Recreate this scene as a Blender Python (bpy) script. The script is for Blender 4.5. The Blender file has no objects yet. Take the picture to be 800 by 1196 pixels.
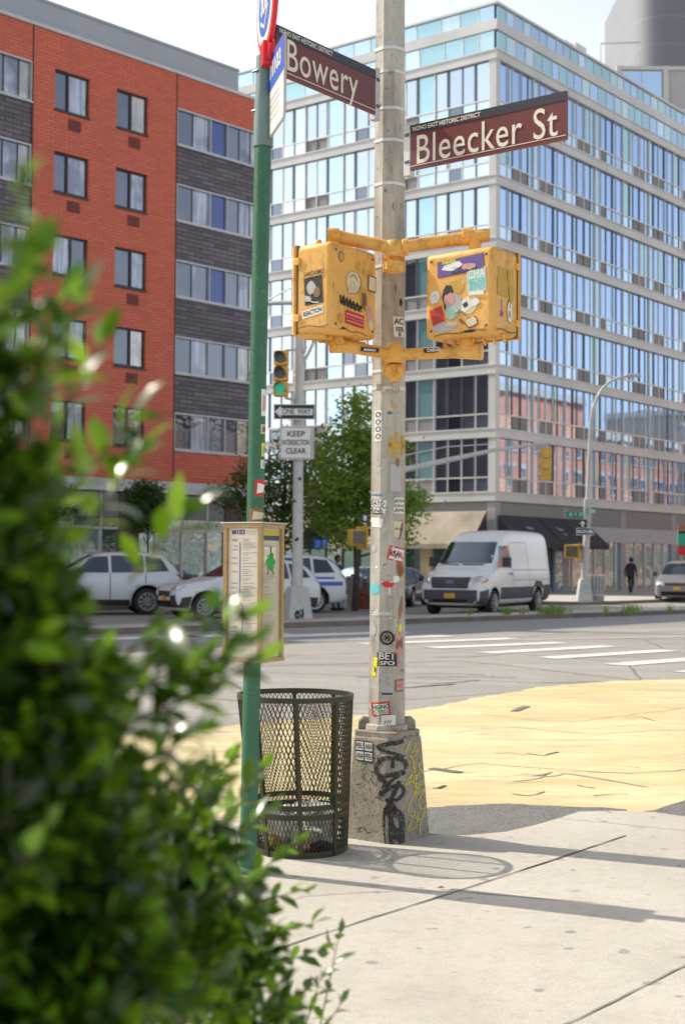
import bpy, bmesh, math, random
from mathutils import Vector as V, Matrix, noise
from mathutils.bvhtree import BVHTree
R = math.radians
PI = math.pi
random.seed(11)
scene = bpy.context.scene
C = scene.collection

# ------------------------------------------------------------------ camera
FPX = 1661.1
HC = 1.62
_p, _r = R(2.0), R(.35)
_F = V((0, math.cos(_p), math.sin(_p)))
_R0 = V((1, 0, 0)); _U0 = V((0, -math.sin(_p), math.cos(_p)))
_R = _R0 * math.cos(_r) + _U0 * math.sin(_r)
_U = _U0 * math.cos(_r) - _R0 * math.sin(_r)
def ray(u, v): return _F + _R * ((u - 400) / FPX) - _U * ((v - 598) / FPX)
def at(u, v, Y):
    d = ray(u, v); return V((0, 0, HC)) + d * (Y / d.y)
def gnd(u, v, z=0.0):
    d = ray(u, v); t = (z - HC) / d.z; p = V((0, 0, HC)) + d * t; p.z = z; return p
cam = bpy.data.cameras.new('camera'); camo = bpy.data.objects.new('camera', cam); C.objects.link(camo)
m = Matrix.Identity(4)
for i in range(3):
    m[i][0] = _R[i]; m[i][1] = _U[i]; m[i][2] = -_F[i]
m.translation = (0, 0, HC)
camo.matrix_world = m
cam.sensor_fit = 'VERTICAL'; cam.sensor_height = 36; cam.sensor_width = 24; cam.lens = 50
cam.clip_start = .05; cam.clip_end = 3000
cam.dof.use_dof = True; cam.dof.focus_distance = 7.95; cam.dof.aperture_fstop = 3.8
scene.camera = camo

# ------------------------------------------------------------------ light
SUNH = V((-.906, .423, 0)).normalized(); ELEV = R(43)
world = bpy.data.worlds.new('World'); scene.world = world; world.use_nodes = True
nt = world.node_tree; bg = nt.nodes['Background']
sky = nt.nodes.new('ShaderNodeTexSky'); sky.sky_type = 'NISHITA'; sky.sun_disc = False
sky.sun_elevation = ELEV
sky.sun_rotation = math.atan2(SUNH.x, SUNH.y)
sky.air_density = 1.0; sky.dust_density = 3.0; sky.ozone_density = 1.0
hs = nt.nodes.new('ShaderNodeHueSaturation'); hs.inputs['Saturation'].default_value = .42
nt.links.new(sky.outputs[0], hs.inputs['Color'])
# bright haze low over the city, clearer sky overhead
tcw = nt.nodes.new('ShaderNodeTexCoord'); spw = nt.nodes.new('ShaderNodeSeparateXYZ'); nt.links.new(tcw.outputs['Generated'], spw.inputs[0])
mrw = nt.nodes.new('ShaderNodeMapRange'); nt.links.new(spw.outputs[2], mrw.inputs[0])
for i_, v_ in ((1, .05), (2, .75), (3, 2.15), (4, .76)): mrw.inputs[i_].default_value = v_
vmw = nt.nodes.new('ShaderNodeVectorMath'); vmw.operation = 'SCALE'; nt.links.new(hs.outputs[0], vmw.inputs[0]); nt.links.new(mrw.outputs[0], vmw.inputs['Scale'])
nt.links.new(vmw.outputs[0], bg.inputs[0]); bg.inputs[1].default_value = .18
sl = bpy.data.lights.new('sun', 'SUN'); sl.energy = 5.0; sl.angle = R(.5); sl.color = (1, .92, .78)
so = bpy.data.objects.new('sun', sl); C.objects.link(so)
sd = V((SUNH.x * math.cos(ELEV), SUNH.y * math.cos(ELEV), math.sin(ELEV)))
so.rotation_euler = sd.to_track_quat('Z', 'Y').to_euler()
so.location = (-30, 20, 40)
scene.view_settings.view_transform = 'Standard'; scene.view_settings.look = 'None'; scene.view_settings.exposure = 0

# ------------------------------------------------------------------ materials
class NT:
    def __init__(s, name):
        s.mat = bpy.data.materials.new(name); s.mat.use_nodes = True
        s.t = s.mat.node_tree; s.b = s.t.nodes['Principled BSDF']; s.out = s.t.nodes['Material Output']
        s.tc = s.t.nodes.new('ShaderNodeTexCoord'); s.co = s.tc.outputs['Object']
    def n(s, kind, **kw):
        nd = s.t.nodes.new('ShaderNode' + kind)
        for k, v in kw.items():
            if k in nd.inputs: nd.inputs[k].default_value = v
            else: setattr(nd, k, v)
        return nd
    def l(s, a, b): s.t.links.new(a, b)
    def noise(s, scale, detail=4, rough=.6, vec=None, dist=0):
        nd = s.n('TexNoise', Scale=scale, Detail=detail, Roughness=rough, Distortion=dist)
        s.l(vec or s.co, nd.inputs['Vector']); return nd.outputs[0]
    def ramp(s, fac, a, b):
        r = s.n('MapRange'); r.inputs[1].default_value = a; r.inputs[2].default_value = b
        s.l(fac, r.inputs[0]); return r.outputs[0]
    def mix(s, fac, a, b, mode='MIX'):
        m = s.n('Mix', data_type='RGBA', blend_type=mode)
        for sock, v in ((m.inputs[0], fac), (m.inputs[6], a), (m.inputs[7], b)):
            if hasattr(v, 'links') or hasattr(v, 'is_linked'): s.l(v, sock)
            elif isinstance(v, (int, float)): sock.default_value = v
            else: sock.default_value = (*v[:3], 1)
        return m.outputs[2]
    def math(s, op, a, b=0.0):
        m = s.n('Math', operation=op)
        for sock, v in ((m.inputs[0], a), (m.inputs[1], b)):
            if isinstance(v, (int, float)): sock.default_value = v
            else: s.l(v, sock)
        return m.outputs[0]
    def base(s, c, rough=.6, metal=0.0):
        if isinstance(c, tuple): s.b.inputs['Base Color'].default_value = (*c[:3], 1)
        else: s.l(c, s.b.inputs['Base Color'])
        s.b.inputs['Roughness'].default_value = rough; s.b.inputs['Metallic'].default_value = metal
        return s
    def bump(s, h, strength=.3, dist=.01):
        b = s.n('Bump'); b.inputs['Strength'].default_value = strength; b.inputs['Distance'].default_value = dist
        s.l(h, b.inputs['Height']); s.l(b.outputs[0], s.b.inputs['Normal']); return b
    def stretch(s, sx, sy, sz):
        mp = s.n('Mapping'); mp.inputs['Scale'].default_value = (sx, sy, sz); s.l(s.co, mp.inputs[0]); return mp.outputs[0]

def pm(name, c, rough=.6, metal=0.0, c2=None, scale=3.0, lo=.35, hi=.7, bump=0.0, bscale=None, bdist=.005):
    """plain procedural: noise mix of two tones, optional bump"""
    n = NT(name)
    c2 = c2 or tuple(x * .8 for x in c)
    f = n.ramp(n.noise(scale, 6, .65), lo, hi)
    n.base(n.mix(f, c, c2), rough, metal)
    if bump: n.bump(n.noise(bscale or scale * 8, 3), bump, bdist)
    return n.mat

def grimy(name, c, rough=.5, metal=0.0, dirt=(.05, .04, .03), amount=.6, scale=6.0, rust=None, vert=True, spec=.5):
    n = NT(name)
    st = n.stretch(1, 1, .25) if vert else n.co
    f = n.ramp(n.noise(scale, 8, .7, st), .50, .78)
    f2 = n.ramp(n.noise(scale * 5, 4, .7), .58, .72)
    tone = n.mix(n.ramp(n.noise(scale * .5, 3), .3, .7), tuple(x * .85 for x in c), tuple(min(1, x * 1.08) for x in c))
    k = n.mix(n.math('MULTIPLY', f, amount), tone, dirt)
    k = n.mix(n.math('MULTIPLY', f2, amount * .8), k, dirt if rust is None else rust)
    n.base(k, rough, metal); n.b.inputs['Specular IOR Level'].default_value = spec
    n.bump(n.noise(scale * 10, 4), .25, .002)
    return n.mat

def glass(name, tint, dark, refl=.6, wav=.06, wscale=.5, rough=.02, folds=0):
    n = NT(name); n.t.nodes.remove(n.b)
    rnd = n.n('NewGeometry').outputs['Random Per Island']
    d = n.n('BsdfDiffuse'); n.l(n.mix(n.ramp(rnd, .55, .9), dark, tuple(min(.5, x * 2.2 + .03) for x in dark)), d.inputs[0])
    g = n.n('BsdfGlossy'); n.l(n.mix(rnd, tuple(x * .80 for x in tint), tuple(min(1, x * 1.06) for x in tint)), g.inputs[0]); g.inputs[1].default_value = rough
    if folds:
        fz_ = n.ramp(n.noise(3.5, 3, .6, n.stretch(2.2, 2.2, .12)), .38, .62); lw_ = n.ramp(n.noise(.8, 2, .5), .5, .62)
        n.l(n.mix(lw_, n.mix(fz_, tuple(x * .45 for x in dark), tuple(min(.8, x * 1.35) for x in dark)), tuple(x * .25 for x in dark)), d.inputs[0])
    fr = n.n('Fresnel'); fr.inputs[0].default_value = 1.5
    fac = n.math('ADD', n.math('MULTIPLY', fr.outputs[0], 1 - refl), refl)
    mx = n.n('MixShader'); n.l(fac, mx.inputs[0]); n.l(d.outputs[0], mx.inputs[1]); n.l(g.outputs[0], mx.inputs[2])
    b = n.n('Bump'); b.inputs['Strength'].default_value = wav; b.inputs['Distance'].default_value = .1
    n.l(n.noise(wscale, 2), b.inputs['Height']); n.l(b.outputs[0], g.inputs['Normal'])
    n.l(mx.outputs[0], n.out.inputs[0]); return n.mat

def brick(name, c1, c2, mortar, bw=.6, bh=.2, msize=.012):
    n = NT(name)
    sp = n.n('SeparateXYZ'); n.l(n.co, sp.inputs[0])
    u = n.math('ADD', sp.outputs[0], sp.outputs[1])
    cb = n.n('CombineXYZ'); n.l(u, cb.inputs[0]); n.l(sp.outputs[2], cb.inputs[1])
    t = n.n('TexBrick'); t.inputs['Scale'].default_value = 1; t.inputs['Mortar Size'].default_value = msize
    t.inputs['Brick Width'].default_value = bw; t.inputs['Row Height'].default_value = bh; t.inputs['Mortar Smooth'].default_value = .2
    t.inputs['Color1'].default_value = (*c1, 1); t.inputs['Color2'].default_value = (*c2, 1); t.inputs['Mortar'].default_value = (*mortar, 1)
    t.inputs['Bias'].default_value = -.1
    n.l(cb.outputs[0], t.inputs['Vector'])
    w = n.ramp(n.noise(.35, 5, .65, n.stretch(1, 1, .6)), .35, .75)
    k = n.mix(n.math('MULTIPLY', w, .35), t.outputs[0], tuple(x * .72 for x in c2))
    st = n.ramp(n.noise(1.3, 6, .7, n.stretch(1, 1, .12)), .55, .8)
    k = n.mix(n.math('MULTIPLY', st, .25), k, tuple(x * .5 for x in c2))
    n.base(k, .85); n.bump(t.outputs[1], -.4, .01)
    return n.mat

def leafmat(name, a, b, trans, rough=.35, tfac=.35, scale=1.5):
    n = NT(name)
    rnd = n.n('NewGeometry').outputs['Random Per Island']
    k = n.mix(rnd, a, b)
    k = n.mix(n.ramp(n.noise(scale, 2), .35, .65), k, tuple(x * .6 for x in a))
    n.base(k, rough)
    tr = n.n('BsdfTranslucent'); tr.inputs[0].default_value = (*trans, 1)
    mx = n.n('MixShader'); mx.inputs[0].default_value = tfac
    n.l(n.b.outputs[0], mx.inputs[1]); n.l(tr.outputs[0], mx.inputs[2]); n.l(mx.outputs[0], n.out.inputs[0])
    return n.mat

# ------------------------------------------------------------------ mesh builder
class MB:
    def __init__(s): s.v = []; s.f = []; s.m = []; s.mats = []
    def mi(s, mat):
        if mat not in s.mats: s.mats.append(mat)
        return s.mats.index(mat)
    def add(s, vs, fs, mat):
        o = len(s.v); s.v += [V(p) for p in vs]; k = s.mi(mat)
        for f in fs: s.f.append([o + i for i in f]); s.m.append(k)
    def face(s, pts, mat): s.add(pts, [range(len(pts))], mat)
    def box(s, c, sz, mat, M=None, taper=1.0):
        x, y, z = sz[0] / 2, sz[1] / 2, sz[2] / 2
        vs = []
        for dz in (-1, 1):
            k = taper if dz > 0 else 1
            for a, b in ((-1, -1), (1, -1), (1, 1), (-1, 1)): vs.append(V((a * x * k, b * y * k, dz * z)))
        if M is not None: vs = [M @ p for p in vs]
        vs = [p + V(c) for p in vs]
        s.add(vs, [(3, 2, 1, 0), (4, 5, 6, 7), (0, 1, 5, 4), (1, 2, 6, 5), (2, 3, 7, 6), (3, 0, 4, 7)], mat)
    def bb(s, x0, x1, y0, y1, z0, z1, mat): s.box(((x0 + x1) / 2, (y0 + y1) / 2, (z0 + z1) / 2), (abs(x1 - x0), abs(y1 - y0), abs(z1 - z0)), mat)
    def ring_loft(s, rings, mat, caps=True, closed=True):
        o = len(s.v); n = len(rings[0]); k = s.mi(mat)
        for r in rings: s.v += [V(p) for p in r]
        for i in range(len(rings) - 1):
            for j in range(n if closed else n - 1):
                a = o + i * n + j; b = o + i * n + (j + 1) % n
                s.f.append([a, b, b + n, a + n]); s.m.append(k)
        if caps:
            s.f.append([o + j for j in range(n)][::-1]); s.m.append(k)
            s.f.append([o + (len(rings) - 1) * n + j for j in range(n)]); s.m.append(k)
    def path(s, pts, rad, mat, n=8, caps=True, flat=1.0, phase=0.0):
        pts = [V(p) for p in pts]
        if isinstance(rad, (int, float)): rad = [rad] * len(pts)
        rings = []; up = None
        for i, p in enumerate(pts):
            d = (pts[min(i + 1, len(pts) - 1)] - pts[max(i - 1, 0)]).normalized()
            if up is None:
                up = V((0, 0, 1)) if abs(d.z) < .9 else V((1, 0, 0))
            a = d.cross(up).normalized(); up = a.cross(d).normalized()
            rings.append([p + a * math.cos(2 * PI * j / n + phase) * rad[i] + up * math.sin(2 * PI * j / n + phase) * rad[i] * flat for j in range(n)])
        s.ring_loft(rings, mat, caps)
    def tube(s, a, b, r0, mat, r1=None, n=10, phase=0.0): s.path([a, b], [r0, r0 if r1 is None else r1], mat, n, phase=phase)
    def lathe(s, prof, c, mat, n=24, caps=True, M=None):
        rings = []
        for r, z in prof:
            rr = [V((r * math.cos(2 * PI * j / n), r * math.sin(2 * PI * j / n), z)) for j in range(n)]
            if M is not None: rr = [M @ p for p in rr]
            rings.append([p + V(c) for p in rr])
        s.ring_loft(rings, mat, caps)
    def prism(s, poly, O, ex, ey, ez, d, mat):
        """polygon (2D) in frame, extruded d along ez"""
        O, ex, ey, ez = V(O), V(ex), V(ey), V(ez)
        a = [O + ex * x + ey * y for x, y in poly]; b = [p + ez * d for p in a]; n = len(poly)
        s.add(a + b, [list(range(n))[::-1], list(range(n, 2 * n))] + [(i, (i + 1) % n, n + (i + 1) % n, n + i) for i in range(n)], mat)
    def text(s, body, size, O, ex, ey, mat, xs=1.0, bold=0.0, proj=None, sp=1.0, align='CENTER', res=3):
        vs, fs = text2d(body, size, bold, sp, align, res)
        if proj: pts = [proj(x * xs, y) for x, y in vs]
        else: pts = [V(O) + V(ex) * (x * xs) + V(ey) * y for x, y in vs]
        if any(p is None for p in pts): return
        s.add(pts, fs, mat)
    def ribbon(s, pts, w, fn, mat):
        """2D polyline of width w mapped by fn(x,y)"""
        n = len(pts); L = []; Rr = []
        for i, p in enumerate(pts):
            a = V(pts[max(i - 1, 0)]); b = V(pts[min(i + 1, n - 1)]); d = (b - a)
            if d.length == 0: d = V((1, 0))
            d.normalize(); q = V((-d.y, d.x)); k = w if isinstance(w, (int, float)) else w[i]
            L.append(fn(*(V(p) + q * k / 2))); Rr.append(fn(*(V(p) - q * k / 2)))
        for i in range(n - 1):
            q = [L[i], Rr[i], Rr[i + 1], L[i + 1]]
            if all(x is not None for x in q): s.face(q, mat)
    def patch(s, corners, fn, mat, nx=4, ny=4):
        """bilinear 2D quad mapped by fn"""
        a, b, c, d = [V(x) for x in corners]; g = []
        for j in range(ny + 1):
            for i in range(nx + 1):
                u, w = i / nx, j / ny
                g.append(fn(*((a * (1 - u) + b * u) * (1 - w) + (d * (1 - u) + c * u) * w)))
        fs = []; idx = {}; vs = []
        for i, p in enumerate(g):
            if p is not None: idx[i] = len(vs); vs.append(p)
        for j in range(ny):
            for i in range(nx):
                q = [j * (nx + 1) + i, j * (nx + 1) + i + 1, (j + 1) * (nx + 1) + i + 1, (j + 1) * (nx + 1) + i]
                if all(k in idx for k in q): fs.append([idx[k] for k in q])
        if fs: s.add(vs, fs, mat)
    def build(s, name, parent=None, angle=35, bevel=0, seg=2, loc=None):
        me = bpy.data.meshes.new(name); me.from_pydata([tuple(p) for p in s.v], [], s.f)
        for mt in s.mats: me.materials.append(mt)
        me.polygons.foreach_set('material_index', s.m); me.update()
        if angle:
            me.polygons.foreach_set('use_smooth', [True] * len(me.polygons)); me.set_sharp_from_angle(angle=R(angle))
        o = bpy.data.objects.new(name, me); C.objects.link(o)
        if parent is not None: o.parent = parent
        if loc is not None: o.location = loc
        if bevel:
            b = o.modifiers.new('bevel', 'BEVEL'); b.width = bevel; b.segments = seg; b.limit_method = 'ANGLE'; b.angle_limit = R(40)
        return o

_tc = {}
def text2d(body, size, bold, sp, align, res):
    key = (body, size, bold, sp, align, res)
    if key in _tc: return _tc[key]
    cu = bpy.data.curves.new('t', 'FONT'); cu.body = body; cu.size = size; cu.offset = bold; cu.space_character = sp
    cu.align_x = align; cu.align_y = 'CENTER'; cu.resolution_u = res; cu.fill_mode = 'FRONT'
    o = bpy.data.objects.new('t', cu); C.objects.link(o)
    dg = bpy.context.evaluated_depsgraph_get(); dg.update()
    me = bpy.data.meshes.new_from_object(o.evaluated_get(dg))
    vs = [(v.co.x, v.co.y) for v in me.vertices]; fs = [list(p.vertices) for p in me.polygons]
    bpy.data.objects.remove(o); bpy.data.curves.remove(cu); bpy.data.meshes.remove(me)
    _tc[key] = (vs, fs); return vs, fs

def evalmesh(o):
    dg = bpy.context.evaluated_depsgraph_get(); dg.update()
    return bpy.data.meshes.new_from_object(o.evaluated_get(dg))
def bvh_of(o):
    dg = bpy.context.evaluated_depsgraph_get(); dg.update()
    return BVHTree.FromObject(o, dg)
def projector(bvh, O, ex, ey, d, off=.003):
    """map 2D (x,y) in frame onto the surface along d, lifted by off"""
    O, ex, ey, d = V(O), V(ex), V(ey), V(d).normalized()
    def f(x, y):
        h = bvh.ray_cast(O + ex * x + ey * y, d)
        if h[0] is None: return None
        nn = h[1] if h[1].dot(d) < 0 else -h[1]
        return h[0] + nn * off
    return f

def thing(name, label, cat, loc=(0, 0, 0), rz=0.0, group=None):
    o = bpy.data.objects.new(name, None); C.objects.link(o); o.location = loc; o.rotation_euler = (0, 0, rz)
    return tag(o, label, cat, group)
def tag(o, label, cat, group=None, kind=None):
    o['label'] = label; o['category'] = cat
    if group: o['group'] = group
    if kind: o['kind'] = kind
    return o
def struct(o): o['kind'] = 'structure'; return o
def copy_tree(o, parent=None):
    c = o.copy(); C.objects.link(c); c.parent = parent
    for ch in list(o.children): copy_tree(ch, c)
    return c

EX = V((.616, .788, 0)).normalized()       # along the avenue, away from the camera
NX = V((.788, -.616, 0)).normalized()      # from the far facades towards the camera
Z = V((0, 0, 1))
ROT = math.atan2(EX.y, EX.x)               # 52 degrees
ROTR = R(48); EXR = V((math.cos(ROTR), math.sin(ROTR), 0)); NXR = V((math.sin(ROTR), -math.cos(ROTR), 0))
# ------------------------------------------------------------------ ground
def ground_mats():
    g = {}
    n = NT('asphalt')
    sp = n.noise(60, 3, .8); big = n.ramp(n.noise(.25, 6, .65), .3, .7); st = n.ramp(n.noise(1.1, 6, .7, n.stretch(.25, 1, 1)), .45, .75)
    k = n.mix(big, (.30, .285, .26), (.40, .38, .345)); k = n.mix(n.math('MULTIPLY', n.ramp(sp, .5, .72), .35), k, (.42, .41, .38))
    k = n.mix(n.math('MULTIPLY', st, .5), k, (.20, .19, .175)); k = n.mix(n.math('MULTIPLY', n.ramp(n.noise(.5, 9, .75, n.stretch(.4, 1.6, 1)), .5, .6), .35), k, (.46, .44, .40))
    vor = n.n('TexVoronoi', feature='DISTANCE_TO_EDGE'); vor.inputs['Scale'].default_value = .22
    wv = n.n('Mix', data_type='VECTOR'); wv.inputs[0].default_value = .12
    nz = n.n('TexNoise', Scale=1.2, Detail=5.0); n.l(n.co, nz.inputs[0]); n.l(n.co, wv.inputs[4]); n.l(nz.outputs[1], wv.inputs[5]); n.l(wv.outputs[1], vor.inputs['Vector'])
    cr = n.ramp(vor.outputs[0], .006, .0015)
    k = n.mix(n.math('MULTIPLY', cr, .7), k, (.06, .06, .06))
    k = n.mix(n.math('MULTIPLY', n.ramp(n.noise(14, 9, .85), .47, .60), .45), k, (.13, .125, .115)); k = n.mix(n.math('MULTIPLY', n.ramp(n.noise(24, 9, .85), .55, .64), .4), k, (.56, .54, .50))
    n.base(k, .8); n.bump(sp, .5, .006); g['asphalt'] = n.mat
    n = NT('fresh_asphalt'); sp = n.noise(55, 6, .85)
    k = n.mix(n.ramp(sp, .4, .7), (.07, .068, .065), (.36, .35, .34)); k = n.mix(n.ramp(n.noise(4, 5), .45, .75), k, (.20, .19, .18)); n.base(k, .85); n.bump(sp, .8, .008); g['patch'] = n.mat
    n = NT('shade_tinted_asphalt')  # cooler, darker asphalt with the building's shade mixed into the colour
    k = n.mix(n.ramp(n.noise(.6, 5), .3, .7), (.26, .265, .275), (.32, .325, .33)); k = n.mix(n.math('MULTIPLY', n.ramp(n.noise(70, 2), .5, .7), .4), k, (.3, .3, .3)); n.base(k, .8); g['lane'] = n.mat
    n = NT('beige_street_paint')
    k = n.mix(n.ramp(n.noise(.45, 9, .72, n.stretch(.5, 1.3, 1)), .38, .62), (.54, .44, .21), (.74, .64, .38)); k = n.mix(n.math('MULTIPLY', n.ramp(n.noise(1.6, 8, .75, n.stretch(.3, 1.5, 1)), .48, .66), .5), k, (.46, .34, .19))
    k = n.mix(n.math('MULTIPLY', n.ramp(n.noise(45, 3, .8), .5, .75), .5), k, (.42, .32, .18))
    worn = n.ramp(n.noise(3.4, 10, .8, n.stretch(.35, 1, 1)), .54, .60); k = n.mix(n.math('MULTIPLY', worn, .75), k, (.46, .38, .27))
    w2 = n.ramp(n.noise(1.3, 12, .8, n.stretch(.45, 1.8, 1)), .575, .60); k = n.mix(n.math('MULTIPLY', w2, .8), k, (.30, .28, .25))
    n.base(k, .8); n.bump(n.noise(60, 3, .8), .45, .006); g['paint'] = n.mat
    n = NT('pavement_concrete')
    k = n.mix(n.ramp(n.noise(.8, 6, .6), .3, .72), (.48, .445, .38), (.57, .535, .47))
    k = n.mix(n.math('MULTIPLY', n.ramp(n.noise(110, 3, .8), .48, .66), .6), k, (.24, .22, .19))
    k = n.mix(n.math('MULTIPLY', n.ramp(n.noise(160, 2, .8), .54, .66), .6), k, (.70, .67, .60))
    vo = n.n('TexVoronoi'); vo.inputs['Scale'].default_value = 2.6; n.l(n.co, vo.inputs['Vector']); gum = n.ramp(vo.outputs[0], .075, .06); k = n.mix(n.math('MULTIPLY', n.ramp(n.noise(18, 6, .8), .50, .62), .28), k, (.30, .27, .225)); k = n.mix(n.math('MULTIPLY', gum, .6), k, (.17, .15, .13))
    spots = n.ramp(n.noise(9, 2, .4), .70, .73); k = n.mix(n.math('MULTIPLY', spots, .6), k, (.20, .18, .16))
    st = n.ramp(n.noise(2.2, 9, .8, None, .6), .50, .72); k = n.mix(n.math('MULTIPLY', st, .42), k, (.30, .265, .22)); k = n.mix(n.math('MULTIPLY', n.ramp(n.noise(.55, 7, .7, n.stretch(1, .5, 1)), .48, .62), .22), k, (.30, .27, .23))
    n.base(k, .85); n.bump(n.noise(130, 3, .8), .35, .004); g['walk'] = n.mat
    g['far_walk'] = pm('far_pavement', (.50, .48, .44), .85, c2=(.40, .385, .36), scale=.7)
    g['kerb'] = pm('kerb_stone', (.24, .19, .15), .8, c2=(.13, .10, .08), scale=2.5)
    g['white'] = grimy('worn_road_paint', (.80, .79, .75), .7, dirt=(.30, .29, .27), amount=.75, scale=2.0, vert=False)
    g['crack'] = pm('dark_crack', (.07, .06, .05), .95, scale=9)
    g['joint'] = pm('joint_grey', (.20, .18, .155), .95, c2=(.33, .30, .26), scale=12)  # grey-brown tone of the joints, seams and cracks
    return g
G = ground_mats()
def sheet(name, pts, z, mat):
    b = MB(); b.face([V((p[0], p[1], z)) for p in pts], mat); return struct(b.build(name, angle=0))
sheet('ground', [(-1500, -300), (1500, -300), (1500, 2500), (-1500, 2500)], 0, G['asphalt'])
# road band by the island kerb, building shadow painted in as blue-grey
KL = gnd(140, 741); KR = gnd(830, 716)
kd = (KR - KL).normalized(); kn = V((-kd.y, kd.x, 0))          # kn points away from the camera
sheet('shade_band', [KL - kd * 30 - kn * 4.2, KR + kd * 40 - kn * 4.2, KR + kd * 40, KL - kd * 30], .004, G['lane'])
# painted bump-out
def smooth_poly(pts, n=3):
    for _ in range(n):
        q = []
        for i in range(len(pts)):
            a, b = V(pts[i]), V(pts[(i + 1) % len(pts)]); q += [a.lerp(b, .25), a.lerp(b, .75)]
        pts = q
    return pts
yp = [(-260, 1010), (-200, 900), (60, 862), (180, 858), (300, 846), (420, 836), (500, 828), (560, 815), (640, 802), (720, 796), (800, 794), (1000, 796), (1200, 810), (1200, 950),
      (900, 931), (800, 937), (757, 949), (700, 955), (600, 975), (520, 978), (420, 972), (283, 962), (100, 960)]
def jagged(P, amp=.03, step=.10):
    out = []
    for i in range(len(P)):
        a, b_ = P[i], P[(i + 1) % len(P)]; k_ = min(400, max(1, int((b_ - a).length / step)))
        for j in range(k_):
            q = a.lerp(b_, j / k_); d_ = min(1.0, q.length / 12)
            out.append(q + V((noise.noise(q * 3) * amp * 2 + random.uniform(-amp, amp) * .6, noise.noise(q * 3 + V((9, 0, 0))) * amp * 2 + random.uniform(-amp, amp) * .6, 0)) * (.5 + d_))
    return out
sheet('painted_kerb_extension', jagged([gnd(*p) for p in yp]), .008, G['paint'])
# fresh asphalt patches at the edge
pp = [(400, 955), (470, 948), (530, 943), (590, 941), (650, 943), (700, 945), (732, 948), (720, 956), (690, 962), (640, 976), (580, 990), (480, 990), (400, 990)]
sheet('asphalt_patch', jagged([gnd(*p) for p in pp], .014, .05), .012, G['patch'])
sheet('asphalt_patch', [gnd(*p) for p in [(757, 951), (775, 944), (815, 932), (900, 925), (900, 975), (800, 975), (770, 958)]], .012, G['patch'])
# near pavement: a sheet whose far edge is flush with the paint
wp = [(-900, 1000), (-200, 985), (60, 962), (283, 963), (360, 968), (410, 976), (505, 979), (545, 979), (590, 975), (625, 967), (655, 958), (676, 951), (712, 950), (757, 951), (800, 957), (1000, 985), (1300, 1030)]
walk = [gnd(*p) for p in wp]
walk = [V((-14, 6, 0))] + walk[1:-1] + [V((14, 5, 0)), V((14, -25, 0)), V((-14, -25, 0))]
sheet('near_pavement', walk, .018, G['walk'])
def strip(name, pts, w, z, mat, jag=0.0):
    q = []
    for i in range(len(pts) - 1):
        a, b = V(pts[i]), V(pts[i + 1]); k = max(1, int((b - a).length / .12)) if jag else 1
        for j in range(k): q.append(a.lerp(b, j / k))
    q.append(V(pts[-1]))
    if jag: q = [p + V((random.uniform(-jag, jag), random.uniform(-jag, jag), 0)) for p in q]
    b = MB(); b.ribbon([(p.x, p.y) for p in q], [w * random.uniform(.5, 1.3) for _ in q] if jag else w, lambda x, y: V((x, y, z)), mat)
    return struct(b.build(name, angle=0))
strip('pavement_joint', [gnd(300, 1122), gnd(380, 1095), gnd(532, 1046), gnd(600, 1024), gnd(663, 1003), gnd(730, 980)], .011, .022, G['crack'], .004)
strip('pavement_joint', [gnd(560, 1243), gnd(677, 1196), gnd(800, 1133), gnd(900, 1085)], .009, .022, G['joint'], .002)
strip('pavement_joint', [gnd(532, 1046), gnd(600, 1052), gnd(700, 1060)], .008, .022, G['crack'], .008)
strip('pavement_joint', [gnd(350, 1052), gnd(440, 1046), gnd(532, 1046)], .006, .022, G['joint'], .003)
strip('pavement_joint', [gnd(640, 958), gnd(820, 976)], .008, .022, G['joint'], .003)
for pts, w in (([(480, 905), (560, 893), (640, 899), (730, 905), (800, 900)], .02), ([(600, 915), (660, 905), (760, 921)], .03),
               ([(520, 858), (590, 850), (690, 858), (800, 853)], .015), ([(560, 835), (660, 845), (800, 828)], .015)):
    strip('pavement_crack', [gnd(*p) for p in pts], w, .012, pm('paint_wear', (.42, .38, .31), .9), .03)
strip('pavement_crack', [gnd(440, 805), gnd(480, 803), (gnd(530, 799))], .10, .004, G['crack'], .04)
strip('road_seam', [gnd(200, 789), gnd(300, 778), gnd(540, 772), gnd(800, 801)], .05, .004, G['joint'], .05)
strip('road_seam', [gnd(480, 752), gnd(640, 742), gnd(830, 737)], .06, .0045, G['joint'], .05)
for i_ in range(16):
    u_, v_ = random.uniform(480, 860), random.uniform(806, 935); w_ = random.uniform(10, 60)
    strip('pavement_crack', [gnd(u_, v_), gnd(u_ + w_ * .5, v_ + random.uniform(-3, 3)), gnd(u_ + w_, v_ + random.uniform(-5, 5))], random.uniform(.008, .03), .012, G['crack'] if i_ % 3 == 0 else G['joint'], .02)
for i_ in range(12):
    u_, v_ = random.uniform(330, 860), random.uniform(755, 800); w_ = random.uniform(30, 120)
    strip('road_seam', [gnd(u_, v_), gnd(u_ + w_ * .5, v_ + random.uniform(-2, 2)), gnd(u_ + w_, v_ + random.uniform(-3, 3))], random.uniform(.02, .06), .0046 + i_ * .0001, G['crack'] if i_ % 3 == 0 else G['joint'], .04)
# drain cover strips on the beige paint
for (a, b_) in (((503, 899), (538, 904)), ((600, 832), (615, 826))):
    strip('utility_cover', [gnd(*a), gnd(*b_)], .09, .014, pm('cover_grey', (.16, .17, .14), .7))
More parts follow.
